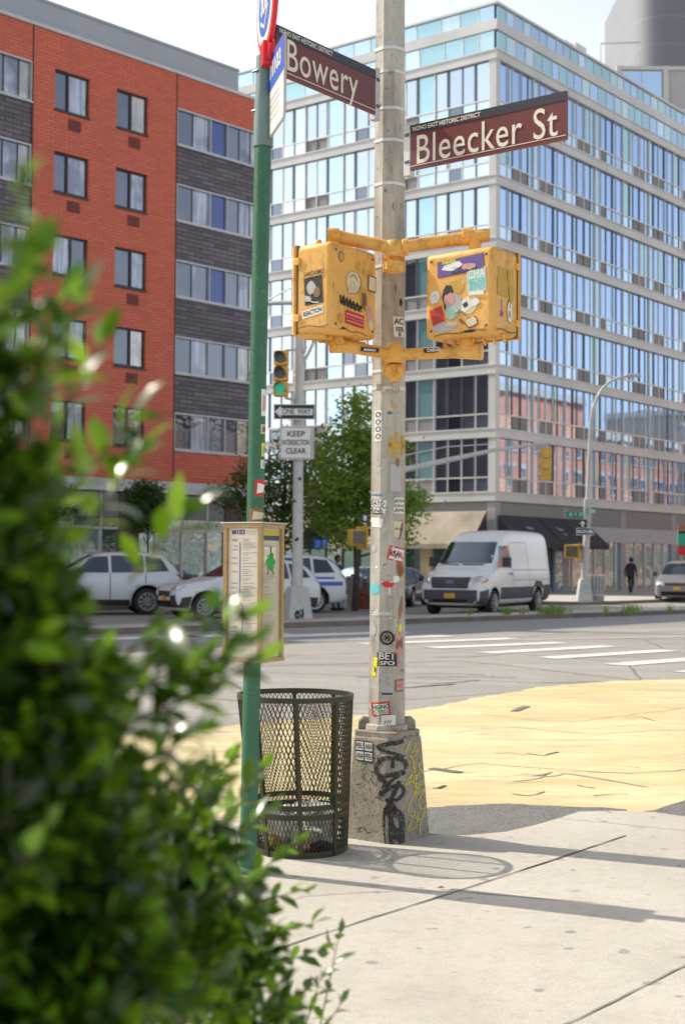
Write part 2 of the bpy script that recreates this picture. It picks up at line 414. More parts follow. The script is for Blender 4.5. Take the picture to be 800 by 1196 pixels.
# crosswalk bars
bars = [((503, 757), (655, 751), .50), ((566, 763), (712, 755), .48), ((638, 769), (782, 760), .48), ((718, 777), (850, 767), .48), ((800, 786), (940, 775), .48),
        ((425, 752.5), (600, 746), .5), ((345, 749.5), (520, 742.5), .75), ((300, 744.5), (470, 738.5), .8), ((200, 745), (330, 740), .9), ((90, 748), (230, 743), .9)]
for a, b_, w in bars:
    o = strip('crosswalk_bar', [gnd(*a), gnd(*b_)], w, .010, G['white'])
strip('crosswalk_bar', [gnd(600, 748), gnd(830, 743)], .14, .010, G['white'])
# island with kerb
def slab(name, poly, z0, z1, mat_top, mat_side):
    b = MB(); n = len(poly)
    b.face([V((p[0], p[1], z1)) for p in poly], mat_top)
    for i in range(n):
        p, q = poly[i], poly[(i + 1) % n]
        b.face([V((p[0], p[1], z0)), V((q[0], q[1], z0)), V((q[0], q[1], z1)), V((p[0], p[1], z1))], mat_side)
    return struct(b.build(name, angle=0))
isl = [KL - kd * .2, KR + kd * 40, KR + kd * 40 + kn * 3.2, KL + kn * 1.6, KL + kn * .6 - kd * .9]
slab('traffic_island', isl, 0, .13, G['far_walk'], G['kerb'])
b = MB(); b.face([KL + V((0, 0, .134)), KR + kd * 40 + V((0, 0, .134)), KR + kd * 40 + kn * .16 + V((0, 0, .134)), KL + kn * .16 + V((0, 0, .134))], G['kerb']); struct(b.build('kerb_top', angle=0))
# far pavements
GC = V((7.28, 68, 0))                      # street corner of the glass building
RC = V((-3.4, 57.4, 0))                    # street end of the brick building
def fp(t, n, o=GC): return o + EX * t + NX * n
slab('far_pavement', [fp(-8.6, 9.9), fp(60, 9.9), fp(60, -1), fp(-1, -1), fp(-1, -30), fp(-6, -30), fp(-9.6, 4), fp(-9.8, 8.6)], 0, .13, G['far_walk'], G['kerb'])
def fq(t, n): return RC + EXR * t + NXR * n
slab('far_pavement', [fq(-70, 4.4), fq(.2, 4.4), fq(2.6, 2.4), fq(3, -30), fq(-70, -30)], 0, .13, G['far_walk'], G['kerb'])
# weeds along the island
gm = leafmat('weed_blade', (.10, .22, .03), (.16, .30, .05), (.3, .5, .06))
b = MB()
for u0, u1, n in ((585, 597, 70), (606, 614, 20), (626, 664, 230), (703, 710, 20), (724, 748, 90), (545, 552, 12), (776, 786, 14)):
    for _ in range(n):
        u = random.gauss((u0 + u1) / 2, (u1 - u0) / 4); q = gnd(u, 719.5 - (u - 540) * .012 - random.uniform(.5, 5), .13)
        h = random.uniform(.0, .14); a = random.uniform(0, 6.28); d = V((math.cos(a), math.sin(a), 0)); w = d * .018
        tip = q + V((random.uniform(-.09, .09), random.uniform(-.09, .09), h + .13)); q.z = .13
        b.face([q - w, q + w, tip], gm)
tag(b.build('weeds', angle=0), 'green weeds sprouting along the kerb of the traffic island', 'weeds', kind='stuff')
# small fallen leaves
for u, v in ((515, 1043), (575, 792)):
    p = gnd(u, v); b = MB(); s_ = .013
    b.face([p + V((-s_ * 1.6, 0, .024)), p + V((0, -s_ * .7, .030)), p + V((s_ * 1.6, 0, .026)), p + V((0, s_ * .7, .034))], pm('dry_leaf', (.30, .14, .05), .8))
    tag(b.build('fallen_leaf', angle=0), {515: 'small brown dry leaf on the pavement near the bin shadow', 680: 'brown scrap on the pavement between the joint and the picture bottom', 735: 'brown scrap at the bottom right of the pavement', 575: 'small pale scrap lying out on the asphalt'}[u], 'leaf')
# ------------------------------------------------------------------ glass corner building
band = grimy('pale_metal_band', (.58, .575, .56), .45, .0, dirt=(.35, .35, .35), amount=.25, scale=.6, vert=True)
mull = pm('mullion_metal', (.68, .67, .65), .4, .3, scale=1)
mdark = pm('dark_mullion', (.10, .11, .13), .4, .3, scale=1)
louv = NT('louvre'); _s = louv.n('SeparateXYZ'); louv.l(louv.co, _s.inputs[0]); _w = louv.math('FRACT', louv.math('MULTIPLY', _s.outputs[2], 12.0))
louv.base(louv.mix(louv.ramp(_w, .35, .65), (.30, .29, .28), (.14, .13, .13)), .6); louv = louv.mat
g_blue = glass('blue_glass', (.50, .66, .95), (.10, .17, .30), .76, .05)
g_pale = glass('pale_glass', (.56, .73, .92), (.22, .36, .48), .66, .05)
g_aqua = glass('aqua_glass', (.56, .80, .86), (.24, .44, .48), .45, .04)
g_dark = glass('dark_glass', (.32, .36, .44), (.03, .04, .05), .55, .08)
g_left = glass('clear_glass', (.74, .86, .98), (.05, .07, .10), .62, .05)
g_green = glass('green_glass', (.45, .62, .55), (.03, .10, .09), .35, .05)
L1, W1 = 26.4, 17.7
gb = thing('glass_building', 'pale banded glass corner building with long rows of windows above dark awnings', 'building', GC, ROT)
# local: +x along the avenue (right facade, y=0, faces -y), +y along the side street (left facade, x=0, faces -x)
b = MB()
for k in range(8):
    z = 4.8 + 3.06 * k
    b.bb(-.10, L1, -.10, W1, z - .23, z + .22, band)
    b.bb(-.14, L1 + .0, -.14, W1, z + .17, z + .245, band)
b.bb(-.10, L1, -.10, W1, 27.42, 27.92, band); b.bb(-.12, L1, -.12, W1, 28.67, 28.78, band)
b.bb(-.05, .32, -.05, .32, 5.0, 26.1, band)
b.build('floor_band', gb, bevel=0)
b = MB(); b.bb(.45, L1, .45, W1, 0, 28.5, mdark); b.build('wall', gb)
def parapet(z0, z1, mats):
    b = MB(); x = .1
    while x < L1 - .2:
        w = random.choice((.75, .85, .95)); b.bb(x, min(x + w - .05, L1), -.02, .05, z0, z1, random.choice(mats)); b.bb(x + w - .05, x + w, -.05, .05, z0, z1, mull); x += w
    y = .1
    while y < W1 - .2:
        w = random.choice((.9, 1.1, 1.5)); b.bb(-.02, .05, y, min(y + w - .05, W1), z0, z1, random.choice(mats)); b.bb(-.05, .05, y + w - .05, y + w, z0, z1, mull); y += w
    b.build('parapet_glazing', gb, angle=0)
parapet(26.48, 27.40, [g_aqua, g_pale, g_pale, g_aqua]); parapet(27.94, 28.65, [g_aqua, g_pale])
# roof gear
b = MB(); b.bb(9, 10.2, .6, 1.8, 28.7, 29.6, mull); b.path([(6, 1.2, 28.6), (6, 1.2, 29.5), (7.4, 1.2, 29.7), (7.4, 1.2, 28.6)], .05, mull); b.bb(7.7, 8.6, .5, 1.2, 28.7, 29.3, band)
b.path([(12, .7, 28.6), (12, .7, 30.4), (13.6, -.9, 30.6)], .06, band); b.build('roof_equipment', gb)
def win_unit(side, s0, wid, panes, z0, mats_main, mats_low, name='window'):
    """one window: frame, lights and the low strip; side 'r' or 'l'"""
    b = MB(); zt = z0 + 2.56; zm = z0 + .68
    def bx(u0, u1, d0, d1, za, zb, m_):
        if side == 'r': b.bb(u0, u1, d0, d1, za, zb, m_)
        else: b.bb(d0, d1, u0, u1, za, zb, m_)
    tot = sum(panes); u = s0
    m_f = mull
    bx(s0, s0 + wid, .02, .12, zm - .035, zm + .035, m_f)
    for i, p in enumerate(panes):
        w = wid * p / tot
        tilt = random.uniform(-.006, .006)
        bx(u + .03, u + w - .03, .07 + tilt, .12, zm + .035, zt, mats_main[i])
        bx(u + .03, u + w - .03, .07 - tilt, .12, z0, zm - .035, mats_low[i])
        bx(u - .03, u + .03, -.02 if i == 0 else .03, .12, z0, zt, m_f if i == 0 or random.random() < .6 else mdark)
        if i % 2: bx(u + .03, u + .10, .02, .10, zm + .035, zt, mdark)
        u += w
    return b.build(name, gb, angle=0)
for k in range(7):
    z0 = 5.05 + 3.06 * k
    for i in range(8):
        s0 = .35 + i * 3.25
        if i % 2 == 0: ps = [.8, .5, .75, .75, .5]; mm = [g_blue, g_pale, g_blue, g_blue, g_pale]; ml = [g_pale, g_pale, louv, louv, g_pale]
        else: ps = [.6, .75, .75, .5, .8]; mm = [g_pale if i % 4 == 1 else g_aqua, g_blue, g_blue, g_blue, g_blue]; ml = [g_pale, louv, g_pale if i == 3 else louv, g_blue, g_pale]
        if random.random() < .25: mm[random.randrange(5)] = g_aqua
        win_unit('r', s0, 3.25, ps, z0, mm, ml)
    for i in range(3):
        s0 = .35 + i * 5.78
        m1 = [g_left if random.random() < .93 else g_dark for _ in range(4)]
        win_unit('l', s0, 3.2, [.8, .8, .8, .8], z0, m1, [g_left, g_left, g_dark, g_left])
        win_unit('l', s0 + 3.2, 2.58, [1.05, .77, .77], z0, [g_aqua if i != 1 else g_pale, g_left, g_left], [g_aqua, louv, louv])
# ground storey
stone = pm('grey_stone', (.34, .33, .33), .6, c2=(.26, .26, .27), scale=1.2)
b = MB()
b.bb(-.02, .42, -.02, .42, 0, 4.54, stone)
for x in (6.6, 13.0, 19.4, 25.6): b.bb(x, x + .6, -.02, .42, 0, 4.54, stone)
b.bb(0, L1, .0, .42, 3.3, 4.54, louv)
b.bb(7.4, L1, -.03, .30, 2.75, 3.55, pm('fascia_grey', (.42, .42, .45), .5))
b.build('column', gb, bevel=.01)
shop = glass('shop_glass', (.60, .72, .75), (.05, .08, .08), .50, .12, 1.2)
shop2 = glass('shop_glass_pale', (.75, .85, .88), (.15, .20, .22), .45, .15, 1.6)
b = MB()
x = .5
while x < L1 - 1:
    b.bb(x + .05, x + 1.15, .12, .2, .35 if x > 3 else .1, 2.9, shop2 if 4.2 < x else shop); b.bb(x - .03, x + .05, .05, .25, .1, 3.3, mdark if x < 7 else mull); x += 1.2
b.bb(.4, L1, .08, .25, 0, .34, stone); b.build('shopfront', gb, angle=0)
b = MB(); b.bb(5.6, 6.6, -.03, .10, 0, 2.5, pm('blue_grey_door', (.20, .26, .34), .5)); b.bb(5.75, 6.45, -.05, -.03, .3, 2.2, shop); b.build('door', gb, bevel=.01)
gfr = pm('dark_green_frame', (.02, .07, .05), .4)
b = MB(); y = .5
while y < W1 - 1:
    b.bb(.12, .2, y + .05, y + 1.05, .1, 3.1, g_green if int(y) % 3 else shop); b.bb(.05, .25, y - .04, y + .05, .1, 3.3, gfr); y += 1.1
b.bb(0, .4, 5.2, 5.9, 0, 4.54, g_green); b.bb(.0, .42, .42, W1, 3.3, 4.54, louv); b.bb(-.05, .3, 3.6, 4.3, 0, 2.6, pm('tan_frame', (.42, .34, .22), .5)); b.build('shopfront', gb, angle=0)
# awnings
aw_dark = pm('charcoal_canvas', (.045, .045, .055), .85, c2=(.03, .03, .038), scale=2)
aw_tan = pm('sand_canvas', (.36, .31, .24), .85, c2=(.20, .17, .13), scale=.9)  # darker blotches put the tree shade dapple into the canvas colour
lt = pm('lettering_pale', (.6, .6, .6), .7)
def awning(side, u0, u1, zt, zb, dep, mat, label, script=None):
    t = thing('awning', label, 'awning', GC, ROT, 'shop awnings on the glass building')
    def P(u, d, z): return V((u, -d, z)) if side == 'r' else V((-d, u, z))
    b = MB()
    a, c = P(u0, .12, zt), P(u1, .12, zt); e, f = P(u1, dep, zb), P(u0, dep, zb)
    th = V((0, 0, -.04))
    b.face([a, c, e, f], mat); b.face([a + th, c + th, e + th, f + th], mat)
    b.face([f, e, e + V((0, 0, -.22)), f + V((0, 0, -.22))], mat)
    b.build('canopy', t, angle=0)
    fr = MB()
    for u in (u0 + .02, u1 - .02):
        fr.tube(P(u, .12, zt - .06), P(u, dep, zb - .06), .03, mdark); fr.tube(P(u, .05, zb - .06), P(u, dep, zb - .06), .03, mdark)
    fr.build('frame', t)
    e2 = MB()
    for u in (u0, u1): e2.face([P(u, .12, zt - .01), P(u, dep, zb - .01), P(u, dep, zb - .22), P(u, .12, zb - .22)], aw_dark if mat is aw_tan else mat)
    e2.build('side_panel', t, angle=0)
    if script:
        d = P(0, dep, zb) - P(0, .12, zt); d.normalize(); ex = P(1, 0, 0) - P(0, 0, 0); nn = ex.cross(-d).normalized()
        if nn.z < 0: nn = -nn
        b = MB(); mid = (a + c + e + f) / 4 + nn * .02
        for i, s_ in enumerate(script): b.text(s_, .34 if i == 0 else .26, mid + d * (.38 * i - .1), ex, -d, lt, .9, .004)
        b.build('lettering', t, angle=0)
    return t
awning('r', .15, 3.55, 3.9, 2.55, 1.7, aw_dark, 'charcoal shop awning nearest the building corner, behind the white van', ['Slice'])
awning('r', 3.65, 6.0, 3.9, 2.55, 1.7, aw_dark, 'middle charcoal awning, behind the street lamp pole', ['Bun', 'bar'])
awning('r', 6.1, 8.4, 3.9, 2.55, 1.7, aw_dark, 'charcoal awning right of the street lamp pole, farthest from the corner', ['Blue', 'barber'])
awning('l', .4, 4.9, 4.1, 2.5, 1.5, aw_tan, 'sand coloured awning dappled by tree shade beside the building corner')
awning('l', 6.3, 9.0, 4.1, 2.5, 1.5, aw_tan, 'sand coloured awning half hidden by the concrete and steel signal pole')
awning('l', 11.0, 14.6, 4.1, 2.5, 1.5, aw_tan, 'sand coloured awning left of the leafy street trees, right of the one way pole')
scr = NT('blue_screen'); scr.base((.05, .12, .8), .4); scr.b.inputs['Emission Color'].default_value = (.05, .12, 1, 1); scr.b.inputs['Emission Strength'].default_value = .6; scr = scr.mat
b = MB()
for y in (9.9, 10.75): b.bb(-.02, .03, y, y + .6, 2.35, 2.75, scr)
o = b.build('shop_display', gb)

# ------------------------------------------------------------------ red brick building
rb = thing('brick_building', 'orange red brick apartment building with charcoal brick strips and grey parapet', 'building', RC, ROTR)
red = brick('orange_brick', (.70, .18, .11), (.60, .14, .085), (.42, .09, .06), .40, .12, .014)
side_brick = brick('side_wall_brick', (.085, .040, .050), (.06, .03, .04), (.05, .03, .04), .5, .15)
pur = brick('charcoal_brick', (.21, .185, .205), (.11, .10, .12), (.06, .055, .065), .7, .17, .02)
grey = pm('grey_render', (.40, .42, .46), .7, c2=(.36, .38, .42), scale=.5)
white_b = pm('pale_stone_band', (.62, .62, .62), .6, c2=(.5, .5, .51), scale=.8)
LEN, DEP = 60, 16.0
# segments along local -x: (from, to, kind)
segs = [(0, 4.54, 's'), (4.54, 11.18, 'b'), (11.18, 15.72, 's'), (15.72, 22.36, 'b'), (22.36, 26.9, 's'), (26.9, 33.54, 'b'), (33.54, 60, 'p')]
b = MB()
def wallq(mb, s0, s1, z0, z1, mat, y=0.0): mb.bb(-s1, -s0, y, y + .35, z0, z1, mat)
rows = [5.84 + 2.935 * k for k in range(5)]    # sill heights, window 1.48 tall
WH = 1.44
punched = []; strips = []
for s0, s1, kd_ in segs:
    if kd_ == 'p': wallq(b, s0, s1, 4.6, 20.30, red); continue
    if kd_ == 'b':
        cols = [(s0 + 1.43, s0 + 2.93), (s0 + 4.17, s0 + 5.70)]
        xs = [s0, cols[0][0], cols[0][1], cols[1][0], cols[1][1], s1]
        for i in (0, 2, 4): wallq(b, xs[i], xs[i + 1], 4.6, 20.30, red)
        for c in cols:
            zz = [4.6] + sum([[r, r + WH] for r in rows], []) + [20.30]
            for i in range(0, len(zz), 2): wallq(b, c[0], c[1], zz[i], zz[i + 1], red)
            for r in rows: punched.append((c, r))
    else:
        wallq(b, s0, s1, 4.6, rows[0], red); wallq(b, s0, s1, rows[-1] + WH, 20.30, red)
        for i in range(4):
            bp = MB(); wallq(bp, s0, s1, rows[i] + WH, rows[i + 1], pur, .03); bp.build('spandrel_panel', rb, angle=0)
        for r in rows: strips.append((s0, s1, r))
b.bb(-LEN, -.02, .36, DEP, 4.6, 20.28, side_brick)                       # body and side wall
for x in (-4.54, -11.18, -15.72): b.bb(x - .03, x + .03, -.008, .02, 4.6, 20.30, pm('joint_dark', (.12, .04, .03), .9))
wall = b.build('wall', rb, angle=0)
b = MB(); b.bb(-LEN, .06, -.08, DEP, 20.30, 20.42, white_b); b.bb(-LEN, .06, -.10, .4, 4.15, 4.6, white_b); b.build('cornice', rb, bevel=.01)
b = MB(); b.bb(-LEN, -.35, 1.0, DEP - 1, 20.4, 21.8, grey); b.bb(-LEN, -.33, .95, 1.2, 21.72, 21.82, grey); b.build('roof_parapet', rb)
wframe = pm('bronze_frame', (.045, .030, .030), .5); aframe = pm('aluminium_frame', (.50, .50, .52), .4, .3)
rg_dark = glass('window_glass_dark', (.34, .37, .43), (.04, .045, .065), .34, .15, .9)
rg_curt = glass('window_glass_curtain', (.50, .54, .64), (.40, .42, .50), .24, .12, .9, folds=1)
rg_pale = glass('window_glass_bright', (.70, .70, .70), (.46, .43, .38), .3, .2, .9, folds=1)
rg_blue = glass('blue_panel_glass', (.16, .19, .34), (.03, .045, .12), .25, .05)
for (c0, c1), r in punched:
    b = MB(); xa, xb = -c1, -c0; xm = xa + (xb - xa) * random.choice((.42, .5, .5, .55))
    b.bb(xa, xb, .10, .2, r, r + .08, wframe); b.bb(xa, xb, .10, .2, r + WH - .07, r + WH, wframe); b.bb(xa, xa + .06, .10, .2, r + .08, r + WH - .07, wframe); b.bb(xb - .06, xb, .10, .2, r + .08, r + WH - .07, wframe)
    b.bb(xm - .04, xm + .04, .09, .19, r + .08, r + WH - .07, wframe); b.bb(xa - .02, xb + .02, -.04, .1, r - .07, r - .002, wframe)
    w = b.build('window', rb, angle=0)
    p = MB(); ms = random.choice([(rg_curt, rg_dark), (rg_dark, rg_curt), (rg_dark, rg_curt), (rg_pale, rg_dark), (rg_dark, rg_pale)])
    p.bb(xa + .06, xm - .04, .15, .18, r + .08, r + WH - .07, ms[0]); p.bb(xm + .04, xb - .06, .13, .16, r + .08, r + WH - .07, ms[1])
    p.build('pane', w, angle=0)
vent = pm('vent_grille', (.20, .045, .04), .7)
for (c0, c1), r in punched:
    b = MB(); x = -(c0 + c1) / 2; b.bb(x - .28 + .1, x + .28 + .1, -.015, .02, r - .62, r - .22, vent)
    for j in range(6): b.bb(x - .26 + .1, x + .26 + .1, -.025, -.014, r - .59 + j * .062, r - .565 + j * .062, vent)
    b.build('vent_grille', rb, angle=0)
for s0, s1, r in strips:
    b = MB(); p = MB(); xa, xb = -s1 + .02, -s0 - .02
    n_ = [.95, .98, 1.0, .78, .70, .6]; tot = sum(n_); x = xa
    mats = [rg_dark, rg_curt, rg_blue if r > 8.8 else rg_dark, rg_dark, rg_curt if r > 8.8 else rg_pale, rg_pale]
    b.bb(xa, xb, .0, .2, r, r + .07, aframe); b.bb(xa, xb, .0, .2, r + WH - .06, r + WH, aframe); b.bb(xa, xb, -.06, .05, r - .05, r - .001, aframe)
    for i, k in enumerate(n_):
        w = (xb - xa) * k / tot; b.bb(x, x + .05, .0 if i in (0, 2, 3) else .08, .2, r + .07, r + WH - .06, aframe if i in (0, 2, 3) else wframe)
        p.bb(x + .05, x + w, .10, .13, r + .07, r + WH - .06, mats[i]); x += w
    b.bb(xb - .05, xb, 0, .2, r + .07, r + WH - .06, aframe)
    w = b.build('window', rb, angle=0); p.build('pane', w, angle=0)
for s0, s1, r in strips:
    pass
b = MB()
brown = pm('brown_pier', (.10, .055, .05), .6, c2=(.07, .04, .04), scale=2)
for x in (-.9, -6.2, -11.6, -17, -22.5, -28): b.bb(x - .9, x, -.02, .4, 0, 4.14, brown)
b.bb(-LEN, 0, .3, .36, 0, 4.14, mdark); b.bb(-LEN, 0, .2, DEP, 0.0, 4.5, brown); b.build('column', rb, bevel=.01)
b = MB(); x = -.1
while x > -30:
    b.bb(x - 1.25, x - .06, .10, .14, .5, 2.75, shop2 if int(-x) % 3 else shop); b.bb(x - .06, x, .02, .18, 0, 4.14, mull); b.bb(x - 1.25, x - .06, .05, .14, 3.2, 4.1, louv)
    b.bb(x - 1.25, x - .06, .03, .15, 2.75, 2.85, mull); b.bb(x - 1.25, x - .06, .04, .15, 2.86, 3.18, shop2); x -= 1.3
b.build('shopfront', rb, angle=0)

# ------------------------------------------------------------------ far tower and gridded block
tw = thing('round_tower', 'grey ribbed tower with a rounded corner rising behind the glass building', 'tower', (0, 0, 0))
ribb = NT('ribbed_grey'); _n = ribb
sp_ = _n.n('SeparateXYZ'); _n.l(_n.co, sp_.inputs[0]); fz = _n.math('FRACT', _n.math('MULTIPLY', sp_.outputs[2], .33))
_n.base(_n.mix(_n.ramp(fz, .95, .97), _n.mix(_n.noise(.2, 3), (.165, .175, .195), (.19, .20, .22)), (.23, .24, .26)), .6); ribb = ribb.mat
P0 = at(733, 200, 157); q = at(716, 76, 150); zt = at(716, -60, 150).z
b = MB(); cx, cy = P0.x + 6, 157.0
ring = []
for k in range(9):
    a = PI + k * (PI / 2) / 8; ring.append((cx - 3 + 3 * math.cos(a), cy - 3 + 3 * math.sin(a)))
ring = [(cx - 6, cy + 14)] + ring + [(cx + 30, cy - 6 + 5), (cx + 30, cy + 14)]
b.ring_loft([[V((x, y, zz)) for x, y in ring] for zz in (0, q.z, zt)], ribb, True); b.build('wall', tw, angle=40)
b = MB()
for k in range(0, 28):
    x = cx + k * .9; b.bb(x, x + .10, cy - 6.12 + k * .9 * 5 / 30, cy - 5.9 + k * .9 * 5 / 30, q.z, zt, grey)
b.build('rib', tw, angle=0)
gl = thing('gridded_block', 'white gridded block with broad pale panels below the grey tower', 'building', (0, 0, 0))
wp_ = pm('white_grid', (.62, .61, .58), .6); pale = pm('pale_panel', (.42, .42, .43), .6, c2=(.48, .48, .48), scale=.3)
b = MB(); x0 = at(722, 120, 138).x; zt2 = at(730, 78, 138).z
b.bb(x0, x0 + 30, 138, 146, 0, zt2, pale); b.build('wall', gl)
b = MB()
for i in range(7): b.bb(x0 + i * 4.6 - .25, x0 + i * 4.6 + .25, 137.7, 138, 0, zt2, wp_)
for k in range(9): b.bb(x0, x0 + 30, 137.75, 138, zt2 - 4.2 * k - .35, zt2 - 4.2 * k, wp_)
b.build('frame', gl)
for i in range(4):
    for k in range(3):
        if i == 1: continue
        b = MB(); xa = x0 + i * 4.6 + .3; za = zt2 - 4.2 * (k + 1) + .02; b.bb(xa, xa + 3.9, 137.86, 137.95, za, za + 3.7, g_pale); b.bb(xa + 1.9, xa + 2.0, 137.8, 137.86, za, za + 3.7, wp_); b.build('window', gl)
# distant block closing the side street, and the brick row along the near side of the avenue (seen mirrored in the glass)
tan = brick('pale_brick', (.42, .34, .26), (.36, .28, .21), (.4, .35, .3), .5, .15)
orb = brick('pink_orange_brick', (.80, .36, .22), (.68, .27, .16), (.5, .35, .25), .5, .15)
sg = glass('sash_glass', (.5, .55, .6), (.05, .06, .07), .4)
def row_house(t0, t1, n0, h, mat, label):
    o = fp(t0, n0); r = thing('row_building', label, 'building', o, ROT, 'brick buildings along the near side of the avenue')
    # local +x along the avenue, facade at y=0 facing +y
    b = MB(); w = t1 - t0; b.bb(0, w, -9, 0, 0, h, mat); b.build('wall', r, angle=0)
    b = MB(); b.bb(-.1, w + .1, -9, .5, h, h + .7, wp_); b.bb(0, w, 0, .25, 4.0, 4.5, wp_); b.build('cornice', r)
    nc = int(w / 2.4)
    for i in range(nc):
        z = 5.4
        while z < h - 2:
            x = (i + .5) * w / nc
            b = MB(); b.bb(x - .55, x + .55, 0, .04, z, z + 1.8, sg); b.bb(x - .7, x + .7, .0, .14, z + 1.8, z + 2.1, wp_); b.bb(x - .7, x + .7, 0, .14, z - .15, z, wp_); b.bb(x - .55, x + .55, .04, .08, z + .85, z + .95, wp_); b.build('window', r, angle=0)
            z += 3.4
    b = MB()
    for i in range(int(w / 3)): b.bb(i * 3 + .3, i * 3 + 2.7, 0, .06, .4, 3.4, shop)
    b.build('shopfront', r, angle=0)
row_house(2, 20, 33, 11.5, tan, 'tan brick row building with white lintels, nearest on the right')
row_house(20.2, 44, 33, 15.5, orb, 'orange brick row building next along, mirrored in the glass')
row_house(44.2, 70, 33, 17.5, orb, 'taller orange brick row building with many windows, mirrored in the glass')
row_house(70.2, 92, 33, 14.5, orb, 'lower orange brick row building mirrored in the middle of the glass')
row_house(92.2, 120, 33, 18.5, tan, 'tall tan brick row building farthest along, mirrored in the glass')
# ------------------------------------------------------------------ main steel pole
steel = NT('weathered_pole_paint'); _n = steel
_st = _n.stretch(1, 1, .18)
_k = _n.mix(_n.ramp(_n.noise(9, 8, .7, _st), .35, .68), (.56, .53, .46), (.24, .215, .175))
_k = _n.mix(_n.math('MULTIPLY', _n.ramp(_n.noise(22, 8, .75), .58, .66), .8), _k, (.08, .07, .06))
_k = _n.mix(_n.math('MULTIPLY', _n.ramp(_n.noise(15, 6, .7), .60, .70), .65), _k, (.60, .58, .52))
_k = _n.mix(_n.math('MULTIPLY', _n.ramp(_n.noise(4, 7, .75, _n.stretch(1, 1, .07)), .52, .66), .7), _k, (.20, .13, .075))
_n.base(_k, .6, .0); _n.bump(_n.noise(40, 5, .7), .5, .003); steel = _n.mat
basem = NT('cast_base'); _n = basem
_k = _n.mix(_n.ramp(_n.noise(5, 8, .7), .3, .7), (.40, .355, .285), (.25, .22, .175))
_k = _n.mix(_n.math('MULTIPLY', _n.ramp(_n.noise(55, 6, .75), .54, .62), .85), _k, (.05, .045, .04))
_k = _n.mix(_n.math('MULTIPLY', _n.ramp(_n.noise(14, 6, .7), .58, .7), .6), _k, (.16, .10, .07))
_n.base(_k, .85); _n.bump(_n.noise(50, 5, .7), .7, .006); basem = _n.mat
def flat(name, c, rough=.6, dirt=.3):
    return grimy(name, c, rough, 0, dirt=tuple(x * .45 for x in c), amount=dirt, scale=20, vert=False)
s_wht = flat('sticker_white', (.78, .77, .72)); s_blk = flat('sticker_black', (.02, .02, .02)); s_red = flat('sticker_red', (.62, .03, .03)); s_teal = flat('sticker_teal', (.12, .52, .58))
s_blu = flat('sticker_blue', (.10, .22, .62)); s_yel = flat('sticker_yellow', (.80, .72, .02)); s_grey = flat('sticker_grey', (.45, .44, .42)); s_och = flat('sticker_ochre', (.55, .33, .05))
s_pur = flat('sticker_purple', (.13, .08, .30)); s_pnk = flat('sticker_pink', (.60, .30, .28)); s_cream = flat('sticker_cream', (.68, .58, .38)); s_grn = flat('sticker_green', (.02, .35, .04)); s_rust = flat('rust_stain', (.32, .13, .05))
s_brn = flat('sticker_brown', (.22, .13, .06)); s_turq = flat('sticker_mint', (.40, .62, .52))
PC = V((.268, 8.39, 0))
pole = thing('signal_pole', 'weathered eight sided steel corner pole covered in stickers, carrying the street signs and walk signals', 'pole', PC)
b = MB(); ph = R(-90 - 5 + 22.5)
def octr(r, z): return [V((r * math.cos(ph + 2 * PI * j / 8), r * math.sin(ph + 2 * PI * j / 8), z)) for j in range(8)]
b.ring_loft([octr(.1165 - .0052 * z, z) for z in (.66, 1.2, 2, 3, 4, 5, 6.4)], steel)
shaft = b.build('pole_shaft', pole, angle=15)
# cast base: tapered, square to the avenue
b = MB()
def sq(w, z, ch=.045):
    r = []
    for a, c_ in ((-1, -1), (1, -1), (1, 1), (-1, 1)):
        pa = V((a * w / 2, c_ * w / 2))
        if a * c_ > 0: q = [pa + V((0, -c_ * ch)), pa + V((-a * ch, 0))]
        else: q = [pa + V((-a * ch, 0)), pa + V((0, -c_ * ch))]
        r += q
    ca, sa = math.cos(ROT - PI / 2), math.sin(ROT - PI / 2)
    return [V((p.x * ca - p.y * sa, p.x * sa + p.y * ca, z)) for p in r]
b.ring_loft([sq(.400, 0.0), sq(.398, .03), sq(.326, .585), sq(.318, .605)], basem)
cb = b.build('pole_base', pole, angle=30, bevel=.006)
b = MB(); b.ring_loft([sq(.300, .600, .03), sq(.300, .640, .03)], basem)
for s_ in (0, 1, 2, 3):
    a = R(45 + 90 * s_) + ROT - PI / 2 + R(0); d = V((math.cos(a - PI / 4 * 0), math.sin(a), 0))
for d in (V((-1, 0, 0)), V((1, 0, 0)), V((0, -.3, 0))):
    if d.x == 0: continue
    p = V((d.x * .125, -.02, .64)); poly = [(-.045, 0), (.045, 0), (.045, .045), (.03, .07), (-.015, .075), (-.04, .05)]
    poly = [(x * (-d.x) , y) for x, y in poly]
    b.prism(poly if d.x < 0 else poly[::-1], p, (1, 0, 0), (0, 0, 1), (0, 1, 0), .06, basem)
b.ring_loft([octr(.135, .638), octr(.128, .675)], steel)
b.build('flange', pole, angle=30, bevel=.006)
b = MB()
for z_, r_ in ((4.66, 0), (4.52, 0), (4.30, 0), (4.11, 0), (3.85, 0), (3.36, 0), (2.74, 0), (2.64, 0)):
    b = MB(); k = .1165 - .0052 * z_ + .004; b.ring_loft([octr(k, z_ - .009), octr(k, z_ + .009)], mull); b.build('strap', pole, angle=15)
b = MB(); b.box((0.04, -.105, 2.64), (.04, .03, .05), steel); b.box((-.06, -.10, 2.64), (.03, .02, .04), steel); b.box((.0, -.105, 4.52), (.03, .03, .03), steel)
b.build('strap_buckle', pole, angle=15)
ppj = None
bv = bvh_of(shaft)
